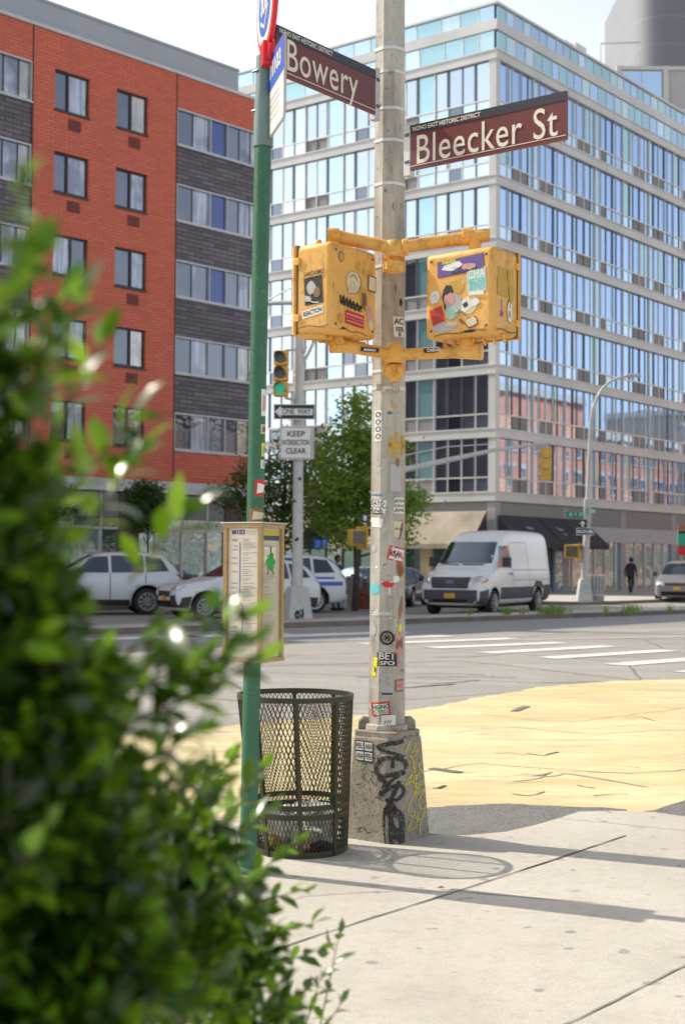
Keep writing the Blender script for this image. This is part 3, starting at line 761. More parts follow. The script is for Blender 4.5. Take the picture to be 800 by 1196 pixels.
def pole_fn(x0, z0, rot=0.0, off=.003):
    ca, sa = math.cos(rot), math.sin(rot)
    # shaft bvh is in the pole's local space
    f0 = projector(bv, (0, -2, 0), (1, 0, 0), (0, 0, 1), (0, 1, 0), off)
    return lambda x, y: f0(x0 + x * ca - y * sa, z0 + x * sa + y * ca)
def psp(u, v):
    p = at(u, v, 8.29) - PC; return p.x, p.z
def psticker(u, v, w, h, mat, rot=0.0, parts=(), off=.0025, rnd=None, name='sticker', label=None):
    """u,v photo pixel of the sticker, w,h in cm"""
    x0, z0 = psp(u, v); b = MB(); f = pole_fn(x0, z0, R(rot), off); w /= 100; h /= 100
    if rnd == 'blob':
        pts = [(w / 2 * math.cos(a) * random.uniform(.7, 1.1), h / 2 * math.sin(a) * random.uniform(.7, 1.1)) for a in [2 * PI * i / 12 for i in range(12)]]
        c = f(0, 0)
        for i in range(12):
            q = [c, f(*pts[i]), f(*pts[(i + 1) % 12])]
            if all(x is not None for x in q): b.face(q, mat)
    elif mat: b.patch([(-w / 2, -h / 2), (w / 2, -h / 2), (w / 2, h / 2), (-w / 2, h / 2)], f, mat, 8, 4)
    f2 = pole_fn(x0, z0, R(rot), off + .0015); f3 = pole_fn(x0, z0, R(rot), off + .0025)
    for pt in parts:
        k = pt[0]
        if k == 't':
            _, s_, size, x, y, m_, xs = pt; g = lambda a, c_: f3(a + x / 100, c_ + y / 100)
            b.text(s_, size / 100, None, None, None, m_, xs, .0006, g)
        elif k == 'r':
            _, x0_, y0_, x1_, y1_, m_ = pt; b.patch([(x0_ / 100, y0_ / 100), (x1_ / 100, y0_ / 100), (x1_ / 100, y1_ / 100), (x0_ / 100, y1_ / 100)], f2, m_, 5, 2)
        elif k == 'l':
            _, pts, wd, m_ = pt; b.ribbon([(a / 100, c_ / 100) for a, c_ in pts], wd / 100, f3, m_)
    if b.f:
        o = b.build(name, pole, angle=0)
        if label: o['label'] = label
def scrib(w, h, n=8, seed=0):
    r = random.Random(seed); return [(-w / 2 + w * i / (n - 1), (h / 2 if i % 2 else -h / 2) * r.uniform(.4, 1)) for i in range(n)]
psticker(442, 497, 4.0, 18, s_wht, 0, [('t', 'O', 4.6, 0, 6.4, s_blk, .8), ('t', 'O', 4.6, 0, 2.1, s_blk, .8), ('t', 'O', 4.6, 0, -2.1, s_blk, .8), ('t', 'O', 4.6, 0, -6.4, s_blk, .8)], label='white strip sticker with four black letters')
psticker(441, 580, 8, 5, s_grey, -3); psticker(440, 578, 7, 1.2, s_blu, -4)
psticker(441, 592, 9.6, 9.0, s_wht, -7, [('t', 'SATO', 3.2, 0, 2.0, s_blk, .9), ('l', scrib(9, 1.4, 10, 3), .5, s_blk), ('r', -4.2, -4.2, 4.2, -3.4, s_blk), ('t', 'KING', 2.6, 0, -2.2, s_blk, 1)])
psticker(439, 610, 7.6, 5.4, s_wht, -7, [('t', 'KATO', 4.0, 0, 0, s_blk, .75)], label='white sticker reading KATO')
psticker(456, 480, 0, 0, None)
psticker(460, 474, 3.2, 2.2, s_och, 0); psticker(463, 520, 2.4, 15, s_och, 0, [('r', -4.6, -1.2, 4.2, 1.6, s_och), ('r', -4.6, -6, -2.6, 5, s_och), ('r', 3.0, -5.5, 4.6, 6, s_och)], label='ochre painted letter H')
psticker(455, 482, 6, 1.6, None, 0, [('t', 'ok', 2.6, 0, 0, s_blk, 1.1)])
psticker(466, 381, 6.5, 12, s_wht, 4, [('t', 'AC', 5, 0, 3, s_blk, .8), ('t', 'REB', 4, 0, -1.6, s_blk, .7), ('t', 'III', 3, 0, -4.6, s_blk, .8)], label='white sticker with heavy black capitals')
psticker(462, 558, 6, 16, s_grey, 0); psticker(466, 585, 5.5, 4, s_wht, 0, [('l', scrib(5, 2.4, 7, 5), .7, s_blk)])
psticker(466, 596, 6, 3.6, s_wht, 0, [('l', scrib(5, 2.4, 7, 6), .7, s_blk)]); psticker(465, 618, 5, 9, s_cream, 0, [('l', scrib(4, 2, 7, 8), .5, s_blk)])
psticker(462, 647, 9, 8.2, s_wht, -12, [('l', scrib(8, 6, 9, 2), .9, s_red), ('r', -4.4, 3.2, 4.4, 4.1, s_red), ('r', -4.4, -4.1, 4.4, -3.4, s_red), ('r', -4.5, -4, -3.7, 4, s_red), ('t', 'sSyk', 4.6, 0, 0, s_blk, .8)], label='torn white sticker with red edge and black scrawl')
psticker(467, 664, 5, 11, s_rust, 10, rnd='blob'); psticker(468, 668, 3, 9, s_och, 12, rnd='blob'); psticker(463, 676, 4, 5, s_wht, 30, rnd='blob')
psticker(453, 682, 8.4, 4.6, s_red, 0, rnd='blob', label='small red torn sticker'); psticker(453, 679.5, 8.4, .6, s_wht, 0)
psticker(438, 688, 7, 6.6, s_teal, -6, rnd='blob', label='torn turquoise sticker'); psticker(455, 690, .8, 4, s_wht)
psticker(447, 716, 11, 4.6, None, 0, [('t', 'zloten', 4.4, 0, 0, s_wht, .95), ('l', [(-5.5, -2.6), (5, -3), (5.4, 2.2)], .4, s_wht)])
pts = [(3.6 * math.cos(a), 3.6 * math.sin(a)) for a in [2 * PI * i / 24 for i in range(25)]]
psticker(452, 745, 0, 0, None, 0, [('l', pts, 1.3, s_blk), ('t', 'M', 4.6, 0, 0, s_blk, .8), ('l', [(1.9 * a, 1.9 * c_) for a, c_ in [(p[0] / 3.6, p[1] / 3.6) for p in pts]], .4, s_blk)], label='round black and grey seal sticker')
psticker(436, 735, 4, 9, s_grey, 4, rnd='blob'); psticker(452, 770, 11.2, 8, s_blk, 0, [('t', 'BET', 5.6, 0, 1.7, s_wht, 1.05), ('t', 'SFO', 3.2, 0, -2.3, s_wht, 1.5)], label='black sticker reading BET SFO')
psticker(438, 779, 2.2, 11, s_yel, -6, [('l', [(.3, -3), (.5, -1), (-.2, 0)], .6, s_blk)], label='narrow yellow sticker')
psticker(466, 752, 4.4, 14, s_pnk, 0, [('l', scrib(3.6, 8, 9, 12), .5, s_brn)]); psticker(467, 776, 3, 3, s_pnk, 8)
psticker(466, 801, 5, 7.2, s_brn, 0, [('r', -1.8, -2.8, 2.4, 2.8, s_pnk), ('l', scrib(2.6, 3, 6, 4), .4, s_red)])
psticker(452, 800, 7.4, 13.5, s_grey, 0, [('r', -3.2, -5.6, 3.2, -4.6, s_blk), ('r', -1.8, -.5, 1.6, 5.8, steel)])
psticker(445, 828, 10.4, 7, s_wht, 6, [('t', 'NGNO', 3.2, 0, 1.1, s_blk, 1), ('t', 'CIAO', 3.0, 0, -1.5, s_grn, 1.1), ('r', -5.2, 2.9, 5.2, 3.9, s_red), ('r', -5.2, -3.9, 5.2, -2.9, s_red), ('r', -5.2, -3.4, -4.2, 3.4, s_red), ('r', 4.2, -3.4, 5.2, 3.4, s_red)], label='white sticker with red border')
psticker(453, 843, 8, 8, s_wht, 0, [('l', scrib(4, 2.6, 6, 9), .5, s_blk)], off=.004)
for (u, v, w, h, m_) in ((446, 545, 5, 5, s_grey), (450, 632, 4, 3, s_grey), (437, 640, 3, 5, s_grey), (440, 662, 1.6, 1.6, s_wht), (456, 432, 4, 3, s_och), (459, 240, .8, 5, s_brn), (450, 222, 1.6, 2, s_brn), (444, 120, 1, 3, s_brn), (462, 336, 1.2, 5, s_brn), (468, 352, 2, 5, s_blk), (447, 455, 4, 2.4, s_wht), (464, 540, 3, 6, s_rust), (468, 620, 2, 12, s_rust), (468, 710, 2.4, 14, s_rust), (467, 735, 2, 8, s_yel)):
    psticker(u, v, w, h, m_, random.uniform(-10, 10), rnd='blob', name='worn_patch')
# graffiti on the base
bvb = bvh_of(cb)
def base_fn(off=.004):
    f0 = projector(bvb, (0, -2, 0), (1, 0, 0), (0, 0, 1), (0, 1, 0), off)
    def g(u, v):
        p = at(u, v, 8.25) - PC; return f0(p.x, p.z)
    return g
bf = base_fn(); bf2 = base_fn(.0055)
blk = pm('spray_black', (.012, .012, .012), .6, c2=(.035, .032, .03), scale=30); yel = flat('spray_yellow', (.72, .66, .02), dirt=.5)
def chipped(mt, lo, hi, sc):
    t_ = mt.node_tree; tc_ = t_.nodes.new('ShaderNodeTexCoord'); nz_ = t_.nodes.new('ShaderNodeTexNoise'); nz_.inputs['Scale'].default_value = sc; nz_.inputs['Detail'].default_value = 6; nz_.inputs['Roughness'].default_value = .75
    t_.links.new(tc_.outputs['Object'], nz_.inputs['Vector']); mr_ = t_.nodes.new('ShaderNodeMapRange'); mr_.inputs[1].default_value = lo; mr_.inputs[2].default_value = hi; t_.links.new(nz_.outputs[0], mr_.inputs[0])
    tp_ = t_.nodes.new('ShaderNodeBsdfTransparent'); mx_ = t_.nodes.new('ShaderNodeMixShader'); ou_ = t_.nodes['Material Output']; sf_ = ou_.inputs[0].links[0].from_socket
    t_.links.new(mr_.outputs[0], mx_.inputs[0]); t_.links.new(sf_, mx_.inputs[1]); t_.links.new(tp_.outputs[0], mx_.inputs[2]); t_.links.new(mx_.outputs[0], ou_.inputs[0])
chipped(blk, .50, .62, 45); chipped(yel, .50, .60, 60)
def crop(pts): return [(400 + x / 6.642, 820 + y / 6.642) for x, y in pts]
def dense(pts, k=4):
    """Catmull-Rom through the points"""
    P = [V(p) for p in pts]; P = [P[0]] + P + [P[-1]]; out = []
    for i in range(1, len(P) - 2):
        for j in range(k):
            t = j / k; out.append(.5 * ((2 * P[i]) + (-P[i - 1] + P[i + 1]) * t + (2 * P[i - 1] - 5 * P[i] + 4 * P[i + 1] - P[i + 2]) * t * t + (-P[i - 1] + 3 * P[i] - 3 * P[i + 1] + P[i + 2]) * t ** 3))
    out.append(P[-2]); return [(p.x, p.y) for p in out]
b = MB()
for s_, w in (([(265, 350), (330, 320), (400, 310), (470, 300)], 4.2), ([(275, 355), (350, 375), (430, 400), (465, 430)], 3.4), ([(270, 440), (340, 425), (430, 430), (485, 470), (490, 520)], 4),
              ([(300, 440), (270, 480), (265, 540), (310, 560), (400, 545), (480, 535)], 4), ([(385, 440), (385, 500)], 3.5), ([(270, 575), (330, 610), (300, 690), (280, 740)], 4.5), ([(330, 650), (380, 590), (430, 560), (480, 545)], 3.2),
              ([(300, 700), (380, 640), (450, 640), (470, 690), (420, 740), (330, 740)], 3.6), ([(440, 600), (360, 760), (330, 860)], 4.5), ([(350, 730), (400, 810), (450, 860)], 5), ([(340, 800), (335, 900), (340, 1000), (350, 1080)], 6),
              ([(400, 830), (400, 900), (390, 1000), (400, 1090)], 10), ([(450, 860), (455, 950), (450, 1080)], 6), ([(380, 800), (440, 870)], 7)):
    b.ribbon(dense(crop(s_)), w * 1.2, bf, blk)
for s_ in ([(160, 480), (185, 490), (160, 540)], [(205, 530), (250, 545)], [(150, 580), (190, 610)], [(215, 590), (260, 640), (280, 600)], [(110, 650), (150, 640)], [(120, 1000), (160, 970), (200, 1010), (250, 980)]):
    b.ribbon(dense(crop(s_)), 1.0, bf, blk)
b.build('spray_tag', pole, angle=0)['label'] = 'black sprayed scrawl running down the base'
b = MB()
for s_ in ([(525, 300), (480, 390)], [(570, 330), (545, 400), (590, 380), (560, 430)], [(520, 420), (560, 520), (500, 600), (490, 640), (560, 600), (600, 560)], [(540, 490), (570, 620), (560, 740)],
           [(620, 480), (590, 520), (640, 600), (580, 660)], [(560, 700), (600, 660), (660, 670), (580, 720), (560, 640)], [(520, 600), (600, 700)], [(640, 670), (670, 740), (650, 830), (610, 850), (590, 780), (640, 700)],
           [(560, 700), (500, 830), (560, 860)], [(560, 860), (500, 990), (570, 960), (580, 860)], [(600, 850), (640, 860), (600, 960), (600, 1040)], [(520, 880), (600, 930)], [(500, 640), (540, 560)]):
    b.ribbon(dense(crop(s_)), 1.25, bf2, yel)
b.build('spray_tag', pole, angle=0)['label'] = 'yellow sprayed scrawl on the right face of the base'
b = MB(); b.patch([(415.5, 889.5), (435.8, 891), (436, 866.5), (415.5, 866)], bf, s_blk, 6, 4)
for x0, y0 in ((416.6, 867.3), (426.6, 867.6), (416.6, 878.8), (426.6, 879.2)):
    b.patch([(x0, y0 + 9.6), (x0 + 8.6, y0 + 9.9), (x0 + 8.6, y0 + .2), (x0, y0)], bf2, s_wht, 2, 2)
bf3 = base_fn(.007)
for (s_, x, y) in (('PERU', 420.9, 872.3), ('ANA', 431.0, 872.7), ('ANA', 420.9, 883.8), ('PERU', 431.0, 884.2)):
    vs, fs = text2d(s_, 9.5, .15, 1.0, 'CENTER', 2); k = 7.6 / max(1, max(p[0] for p in vs) - min(p[0] for p in vs))
    pts = [bf3(x + p[0] * k, y - p[1]) for p in vs]
    if all(p is not None for p in pts): b.add(pts, fs, s_blk)
b.build('sticker', pole, angle=0)['label'] = 'square sticker of four tiles reading PERU ANA'
# yellow brackets carrying the walk signals
yl = NT('signal_yellow'); _n = yl
_k = _n.mix(_n.ramp(_n.noise(4, 5), .3, .7), (.80, .43, .085), (.68, .32, .04))
sp_ = _n.n('SeparateXYZ'); _n.l(_n.co, sp_.inputs[0]); _k = _n.mix(_n.math('MULTIPLY', _n.ramp(_n.noise(3, 6, .7), .4, .7), .45), _k, (.72, .50, .24))
_k = _n.mix(_n.math('MULTIPLY', _n.ramp(_n.noise(9, 9, .8, _n.stretch(1, 1, .35)), .53, .66), .65), _k, (.20, .10, .03))
_k = _n.mix(_n.math('MULTIPLY', _n.ramp(_n.noise(45, 5, .8), .60, .66), .75), _k, (.05, .03, .02))
_n.base(_k, .55); _n.bump(_n.noise(50, 4), .3, .002); yl = _n.mat
def rel(p): return V(p) - PC
b = MB()
tl, th_, tr = rel((-.075, 8.05, 3.475)), rel((.292, 8.17, 3.435)), rel((.80, 7.98, 3.47))
b.path([tl - V((.02, .0, 0)), tl, th_, tr, tr + V((.02, 0, 0))], [.038, .042, .036, .038, .036], yl, 14)
b.lathe([(.045, -.02), (.048, .0), (.048, .03), (.045, .05)], tl + V((-.0, 0, 0)), yl, 14, M=Matrix.Rotation(PI / 2, 3, 'Y'))
b.lathe([(.05, -.03), (.052, .03)], tr + V((-.10, .04, 0)), yl, 14, M=Matrix.Rotation(PI / 2, 3, 'Y'))
b.lathe([(.040, -.02), (.050, -.015), (.050, .015), (.04, .02)], th_ + V((.06, -.02, 0)), yl, 12, M=Matrix.Rotation(PI / 2, 3, 'Y'))
b.lathe([(.058, -.045), (.066, -.02), (.066, .03), (.05, .05)], th_ + V((0, 0, -.01)), yl, 12)
b.lathe([(.03, -.06), (.055, -.04), (.055, 0), (.028, .02), (.028, .06)], th_ + V((0, -.0, -.085)), yl, 12)
b.box(th_ + V((0, .04, -.10)), (.13, .07, .05), yl); b.lathe([(.02, -.02), (.022, .02)], th_ + V((-.03, -.04, -.1)), yl, 8, M=Matrix.Rotation(PI / 2, 3, 'X')); b.lathe([(.018, -.02), (.02, .02)], th_ + V((.035, -.045, -.13)), yl, 8, M=Matrix.Rotation(PI / 2, 3, 'X'))
b.tube(tl + V((.02, 0, -.02)), tl + V((.03, 0, -.11)), .030, yl, n=12); b.tube(tr + V((-.06, .02, -.02)), tr + V((-.06, .02, -.12)), .036, yl, n=12)
b.build('bracket_arm', pole, angle=40)
b = MB()
bl, bh, br = rel((-.07, 8.02, 2.845)), rel((.292, 8.17, 2.815)), rel((.76, 7.98, 2.81))
b.path([bl + V((.0, 0, .0)), bl + V((.10, .03, -.005)), bh, br + V((-.14, .05, .0)), br + V((.02, 0, 0))], [.046, .034, .033, .034, .05], yl, 14)
b.lathe([(.05, -.05), (.06, -.03), (.06, .02), (.045, .05), (.03, .07)], bh, yl, 12)
b.lathe([(.026, -.07), (.03, -.05), (.052, -.03), (.052, .0), (.026, .03)], bh + V((0, 0, -.085)), yl, 12); b.box(bh + V((0, .04, -.08)), (.13, .07, .05), yl)
for dx in (-.035, .035): b.lathe([(.018, -.02), (.02, .02)], bh + V((dx, -.045, -.10)), yl, 8, M=Matrix.Rotation(PI / 2, 3, 'X'))
b.tube(bl + V((.03, 0, .0)), bl + V((.03, 0, .07)), .05, yl, r1=.035, n=12); b.tube(br + V((-.06, .02, .0)), br + V((-.06, .02, .08)), .055, yl, r1=.04, n=12)
ba = b.build('bracket_arm', pole, angle=40)
b = MB()
for (u, v, w, h, rot_, s_) in ((432, 408.5, .105, .026, -5, 'autumn'), (507, 409, .12, .026, 4, 'CASUAL')):
    p = at(u, v, 8.03) - PC; q = R(rot_); ex = V((math.cos(q), 0, math.sin(q))); ey = V((-math.sin(q), 0, math.cos(q)))
    fn = lambda x, y: p + ex * x + ey * y
    b.patch([(-w / 2, -h / 2), (w / 2, -h / 2), (w / 2, h / 2), (-w / 2, h / 2)], fn, s_blk, 1, 1); b.text(s_, .024, p + V((0, -.002, 0)), ex, ey, s_wht, .95, .0008)
b.build('sticker', ba, angle=0)

# ------------------------------------------------------------------ walk signals
def walk_signal(x, y, z, rz, w, h, dp, label, side):
    t = thing('walk_signal', label, 'pedestrian signal', (x, y, z), rz, 'walk signals on the corner pole')
    b = MB(); b.box((0, 0, 0), (w, dp, h), yl); b.build('housing', t, angle=40, bevel=.032, seg=4)
    b = MB(); b.box((0, dp / 2 + .008, 0), (w + .014, .034, h + .012), yl); o = b.build('door', t, angle=40, bevel=.018, seg=3)
    for a in (-1, 1):
        for zz in (-.16, .16): b = MB(); b.box((a * (w / 2 + .004), dp / 2 - .015, zz), (.014, .04, .04), yl); b.build('hinge', t, angle=40, bevel=.003)
    for xx in (-.13, .10): b = MB(); b.lathe([(.016, 0), (.02, .012), (.02, .03), (.012, .04)], (xx, .03, h / 2 - .004), yl, 10); b.build('cap_nut', t, angle=40)
    b = MB()  # crate visor in front, with its slats showing below
    d0 = dp / 2 + .036
    b.bb(-w / 2 + .04, w / 2 - .04, d0 - .02, d0 + .0, -h / 2 + .04, h / 2 - .04, mdark)
    for k in range(9): b.bb(-w / 2 + .03, w / 2 - .03, d0, d0 + .02, -h / 2 + .03 + k * (h - .06) / 8, -h / 2 + .04 + k * (h - .06) / 8, yl)
    for k in range(7):
        xx = -w / 2 + .03 + k * (w - .06) / 6
        b.box((xx, dp * .12, -h / 2 - .012), (.012, dp * .62, .028), yl, M=Matrix.Rotation(.5, 3, 'Z'))
    b.build('visor', t, angle=0)
    b = MB()
    for a in (-1, 1):
        for c_ in (-1, 1): b.lathe([(.008, 0), (.008, .004), (.005, .006)], (a * (w / 2 - .045), -dp / 2 + .001, c_ * (h / 2 - .045)), mdark, 8, True, Matrix.Rotation(PI / 2, 3, 'X'))
    b.bb(-w / 2 - .002, w / 2 + .002, dp / 2 - .012, dp / 2 - .0095, -h / 2 - .001, h / 2 + .001, s_brn); b.build('screw', t, angle=0)
    return t
WL = dict(w=.43, h=.505, dp=.255); WR = dict(w=.455, h=.485, dp=.27)
w1 = walk_signal(-.040, 8.05, 3.145, R(52), label='yellow walk signal left of the pole with a black and white photo sticker', side='l', **WL)
w2 = walk_signal(.722, 8.01, 3.125, R(-38), label='yellow walk signal right of the pole, plastered with torn stickers and a purple strip', side='r', **WR)
def dec(t, O, ex, ey, nrm):
    O, ex, ey, nrm = V(O), V(ex), V(ey), V(nrm)
    def mk(items, name='sticker', label=None):
        b = MB()
        for lay, it in enumerate(items):
            off = nrm * (.0012 * (lay + 1)); k = it[0]
            if k == 'q':
                _, cx_, cy_, w, h, rot_, m_ = it; ca, sa = math.cos(R(rot_)), math.sin(R(rot_))
                pts = [(-w / 2, -h / 2), (w / 2, -h / 2), (w / 2, h / 2), (-w / 2, h / 2)]
                b.face([O + off + ex * (cx_ + x * ca - y * sa) / 100 + ey * (cy_ + x * sa + y * ca) / 100 for x, y in pts], m_)
            elif k == 'b':
                _, cx_, cy_, w, h, sd_, m_ = it; r = random.Random(sd_); n_ = 14
                b.face([O + off + ex * (cx_ + w / 2 * math.cos(a) * r.uniform(.75, 1.1)) / 100 + ey * (cy_ + h / 2 * math.sin(a) * r.uniform(.7, 1.1)) / 100 for a in [2 * PI * i / n_ for i in range(n_)]], m_)
            elif k == 'o':
                _, cx_, cy_, rx, ry, m_ = it
                b.face([O + off + ex * (cx_ + rx * math.cos(a)) / 100 + ey * (cy_ + ry * math.sin(a)) / 100 for a in [2 * PI * i / 24 for i in range(24)]], m_)
            elif k == 't':
                _, s_, size, cx_, cy_, rot_, m_, xs = it; ca, sa = math.cos(R(rot_)), math.sin(R(rot_))
                b.text(s_, size / 100, O + off + ex * cx_ / 100 + ey * cy_ / 100, ex * ca + ey * sa, -ex * sa + ey * ca, m_, xs, .0008)
            elif k == 'l':
                _, pts, wd, m_ = it; b.ribbon([(x / 100, y / 100) for x, y in dense(pts, 3)], wd / 100, lambda x, y: O + off + ex * x + ey * y, m_)
        o = b.build(name, t, angle=0)
        if label: o['label'] = label
    return mk
hl = WL; k = dec(w1, (0, -hl['dp'] / 2 - .001, 0), (1, 0, 0), (0, 0, 1), (0, -1, 0))
k([('o', -12.5, 17.5, 2.6, 3.0, s_brn), ('o', -12.5, 17.3, 2.0, 2.4, s_och)], 'cable_knockout')
k([('b', -1.5, 4, 15, 15.5, 5, s_blk), ('b', -1.9, 4, 14, 15, 5, s_cream), ('l', [(-5, 0), (-2, 5), (1, 2), (-3, 1)], .35, s_grey), ('l', [(2, 6), (-1, 9), (-5, 7)], .4, s_blk)], label='round cream torn sticker')
k([('q', 16, 6.5, 8, 9.5, -3, s_brn), ('q', 16.2, 6.6, 6, 7.6, -3, s_cream)])
k([('l', [(-13, -4), (-12.4, -9), (-10, -4), (-9.6, -9.5), (-7, -5), (-6.4, -10), (-4, -5), (-3.4, -10.5), (-1, -6), (0, -11), (2.4, -6.5), (3.6, -11), (6, -7)], 1.4, s_blk), ('t', 'wooster', 7, -3, -8, -6, s_blk, .9)], label='black brushed lettering')
k([('b', 8, -2, 9, 14, 8, s_och), ('b', 9, -4, 5, 10, 3, s_brn), ('l', [(6, 0), (9, -3), (7, -8), (10, -9)], .5, s_blk)])
k([('q', 0, -16, 17.5, 7.8, -4, s_red), ('q', 0, -14.2, 16, .9, -4, s_pnk), ('q', 0, -16.2, 15.6, 1.2, -4, s_pnk), ('t', 'HELLO WORLD', 2.0, 0, -16.2, -4, s_red, 1), ('q', 0, -18.2, 16, .9, -4, s_pnk)], label='red sticker with pale stripes')
k([('b', 13.5, -11, 6, 11, 9, s_pnk), ('b', 15, -17, 5, 7, 4, s_cream)])
k([('b', 3, 14, 5, 7, 11, s_och), ('b', 9, 12, 3, 4, 10, s_och), ('b', -13, -17, 5, 6, 2, s_och)], 'worn_patch')
k([('l', [(-14, -23.4), (-8, -22.6), (-3, -23.6), (4, -22.8), (12, -24)], .5, s_brn), ('b', -10, -22.4, 4, 1.6, 3, s_blk)], 'worn_patch')
k = dec(w1, (-hl['w'] / 2 - .001, 0, 0), (0, -1, 0), (0, 0, 1), (-1, 0, 0))
k([('q', .5, -1.5, 13, 15.5, 4, s_blk), ('b', -1, 0, 7, 8, 6, s_grey), ('b', 3.4, -3, 5, 7, 3, s_brn), ('b', -3.4, -6, 6, 4, 2, s_grey), ('t', 'SARCASMO', 3.6, 1, 8.0, 3, s_blk, .78), ('l', [(-5, -4), (0, -8), (5, -8.6)], .5, s_wht)], label='black and white photo sticker with a lettered top')
k([('q', 0, -13.6, 15, 4.4, 9, s_wht), ('t', 'REACTION', 3.8, 0, -13.6, 9, s_blk, .72)], label='white strip sticker with black letters')
k([('l', [(-11, -22), (-3, -21), (6, -22.4), (11, -21.5)], .6, s_brn)], 'worn_patch')
hr = WR; k = dec(w2, (0, -hr['dp'] / 2 - .001, 0), (1, 0, 0), (0, 0, 1), (0, -1, 0))
k([('q', 1.5, 15.2, 31, 9.2, 3, s_brn), ('q', 1.5, 15.2, 30, 8.4, 3, s_pur), ('b', -5, 15.2, 13, 4.6, 4, s_wht), ('b', 7, 14.2, 12, 4, 8, s_pnk), ('b', -1, 16, 8, 4, 2, s_wht), ('t', 'FRIENDS', 2.4, -6, 18, 3, s_yel, 1), ('t', 'everything on', 2.2, 1.5, 11.7, 3, s_blk, .9)], label='long purple strip sticker with white clouds')
k([('q', 12.2, 6, 12.6, 13.5, 3, s_wht), ('q', 12.2, 6, 12, 12.8, 3, s_turq), ('t', 'CHA', 6.6, 12.2, 9.2, 3, s_wht, .8), ('t', 'THX', 6.6, 12.2, 3.0, 3, s_teal, .8), ('l', [(6.6, 6), (17.6, 6.4)], .5, s_teal), ('q', 12.2, -1.4, 10, 2.2, -2, s_wht)], label='white and teal sticker with two rows of letters')
k([('b', -16, -1, 7, 8.6, 5, s_wht), ('l', [(-18, -1), (-15.5, .6), (-14.5, -2.4)], .4, s_grey)])
k([('b', -2, 3, 13, 9, 12, s_och), ('b', -7, -2, 8, 16, 5, s_blk), ('b', -3, -6, 12, 14, 7, s_grey), ('b', -5.4, -3, 8, 8, 3, s_pnk), ('b', -4, -11, 9, 8, 15, s_turq)], label='layered torn sticker')
k([('b', 7, -8, 14, 9.6, 14, s_cream), ('q', 5, -7.2, 8, 7, 28, s_wht), ('q', 5, -7.2, 3, 2.6, 28, s_blk), ('b', 11.5, -6, 6, 5, 9, s_wht), ('l', [(-2, -12), (2, -10.5), (5, -13)], .9, s_brn)])
k([('q', -14, -11.5, 8.6, 9.4, 16, s_red), ('l', [(-16.5, -9.4), (-11.5, -8)], .7, s_brn), ('l', [(-16.4, -12), (-11.2, -10.6)], .7, s_brn), ('l', [(-16, -14.6), (-11, -13.2)], .7, s_brn)], label='red tilted square sticker')
k([('b', -9.5, -18.4, 18, 6, 6, s_grey), ('b', -4, -17, 9, 3, 2, s_cream), ('l', [(1, -15), (4, -17.6)], 1.5, s_brn)])
k([('b', 8.6, -17.2, 10, 7.6, 19, s_brn), ('b', 8.8, -17, 8, 6, 21, s_cream)])
k([('l', [(-16, -23), (-8, -22), (0, -22.8), (10, -21.6), (18, -22.6)], .7, s_brn), ('b', 8, -22.2, 9, 2, 3, s_blk)], 'worn_patch')
k = dec(w2, (hr['w'] / 2 + .001, 0, 0), (0, 1, 0), (0, 0, 1), (1, 0, 0))
k([('q', -4.4, 10, 7.6, 6, -3, s_och), ('q', -4, 2, 11, 9.6, -2, s_och), ('q', 4.6, 6, 6.4, 14, 8, s_och), ('q', 4.4, 4, 4.0, 18, 5, s_och)], label='ochre adhesive tape remains')
k([('o', 3.6, -10.4, 3.1, 6.6, s_brn), ('o', 3.6, -10.6, 2.6, 6.0, s_wht), ('l', [(3.6, -5), (3.7, -9)], .5, s_blk), ('o', 3.4, -12, 1.3, 2, s_och)], label='oval white sticker')
k([('l', [(-5.2, -4.6), (-5, -8), (-4.6, -11.4)], .7, s_pur), ('b', -5, -13, 3, 4, 5, s_pur)])
k([('l', [(-10, -22), (-3, -21.2), (4, -22.4), (11, -21)], .8, s_brn)], 'worn_patch')

# ------------------------------------------------------------------ street signs
s_maroon = grimy('maroon_sign', (.13, .014, .012), .4, dirt=(.07, .012, .012), amount=.3, scale=3)
s_ink = pm('sign_black', (.015, .015, .025), .4); s_let = pm('sign_cream', (.80, .74, .60), .5); al = pm('aluminium', (.55, .54, .52), .45, .4)
def street_sign(center, rz, w, h, name_, tx, size, xs, label, end, bx_):
    t = thing('street_sign', label, 'street sign', center, rz, 'maroon street name signs')
    b = MB(); b.box((0, 0, 0), (w, .02, h), s_maroon); p = b.build('panel', t, angle=0)
    b = MB(); b.bb(-w / 2 + .001, w / 2 - .001, -.0125, -.010, h / 2 - .052, h / 2 - .001, s_ink); b.bb(-w / 2 + .002, w / 2 - .002, -.012, -.010, -h / 2 + .020, -h / 2 + .024, s_let)
    b.build('header_strip', p, angle=0)
    b = MB(); vs, fs = text2d(tx, size, .0006, 1.06, 'CENTER', 4)
    k_ = xs / (max(v[0] for v in vs) - min(v[0] for v in vs)); mx = (max(v[0] for v in vs) + min(v[0] for v in vs)) / 2
    b.add([V(((v[0] - mx) * k_ + bx_, -.0135, v[1] - (.018 if tx == 'Bowery' else .030))) for v in vs], fs, s_let)
    b.text('NOHO EAST HISTORIC DISTRICT', .036, (-w / 2 + .02, -.0140, h / 2 - .027), (1, 0, 0), (0, 0, 1), s_let, .86, .0006, align='LEFT'); b.build('lettering', p, angle=0)
    b = MB(); x = end * (w / 2 + .022); b.box((x, .012, -.005), (.05, .045, h + .05), al); b.box((x, -.006, h * .3), (.03, .02, .02), mdark); b.box((x, -.006, -h * .3), (.03, .02, .02), mdark); b.build('bracket', t, angle=0, bevel=.004)
    return t
eR = at(437, 101.5, 8.25); eL = eR - EX * .89
c = (eR + eL) / 2 + V((0, 0, 0)); c.z = 4.372
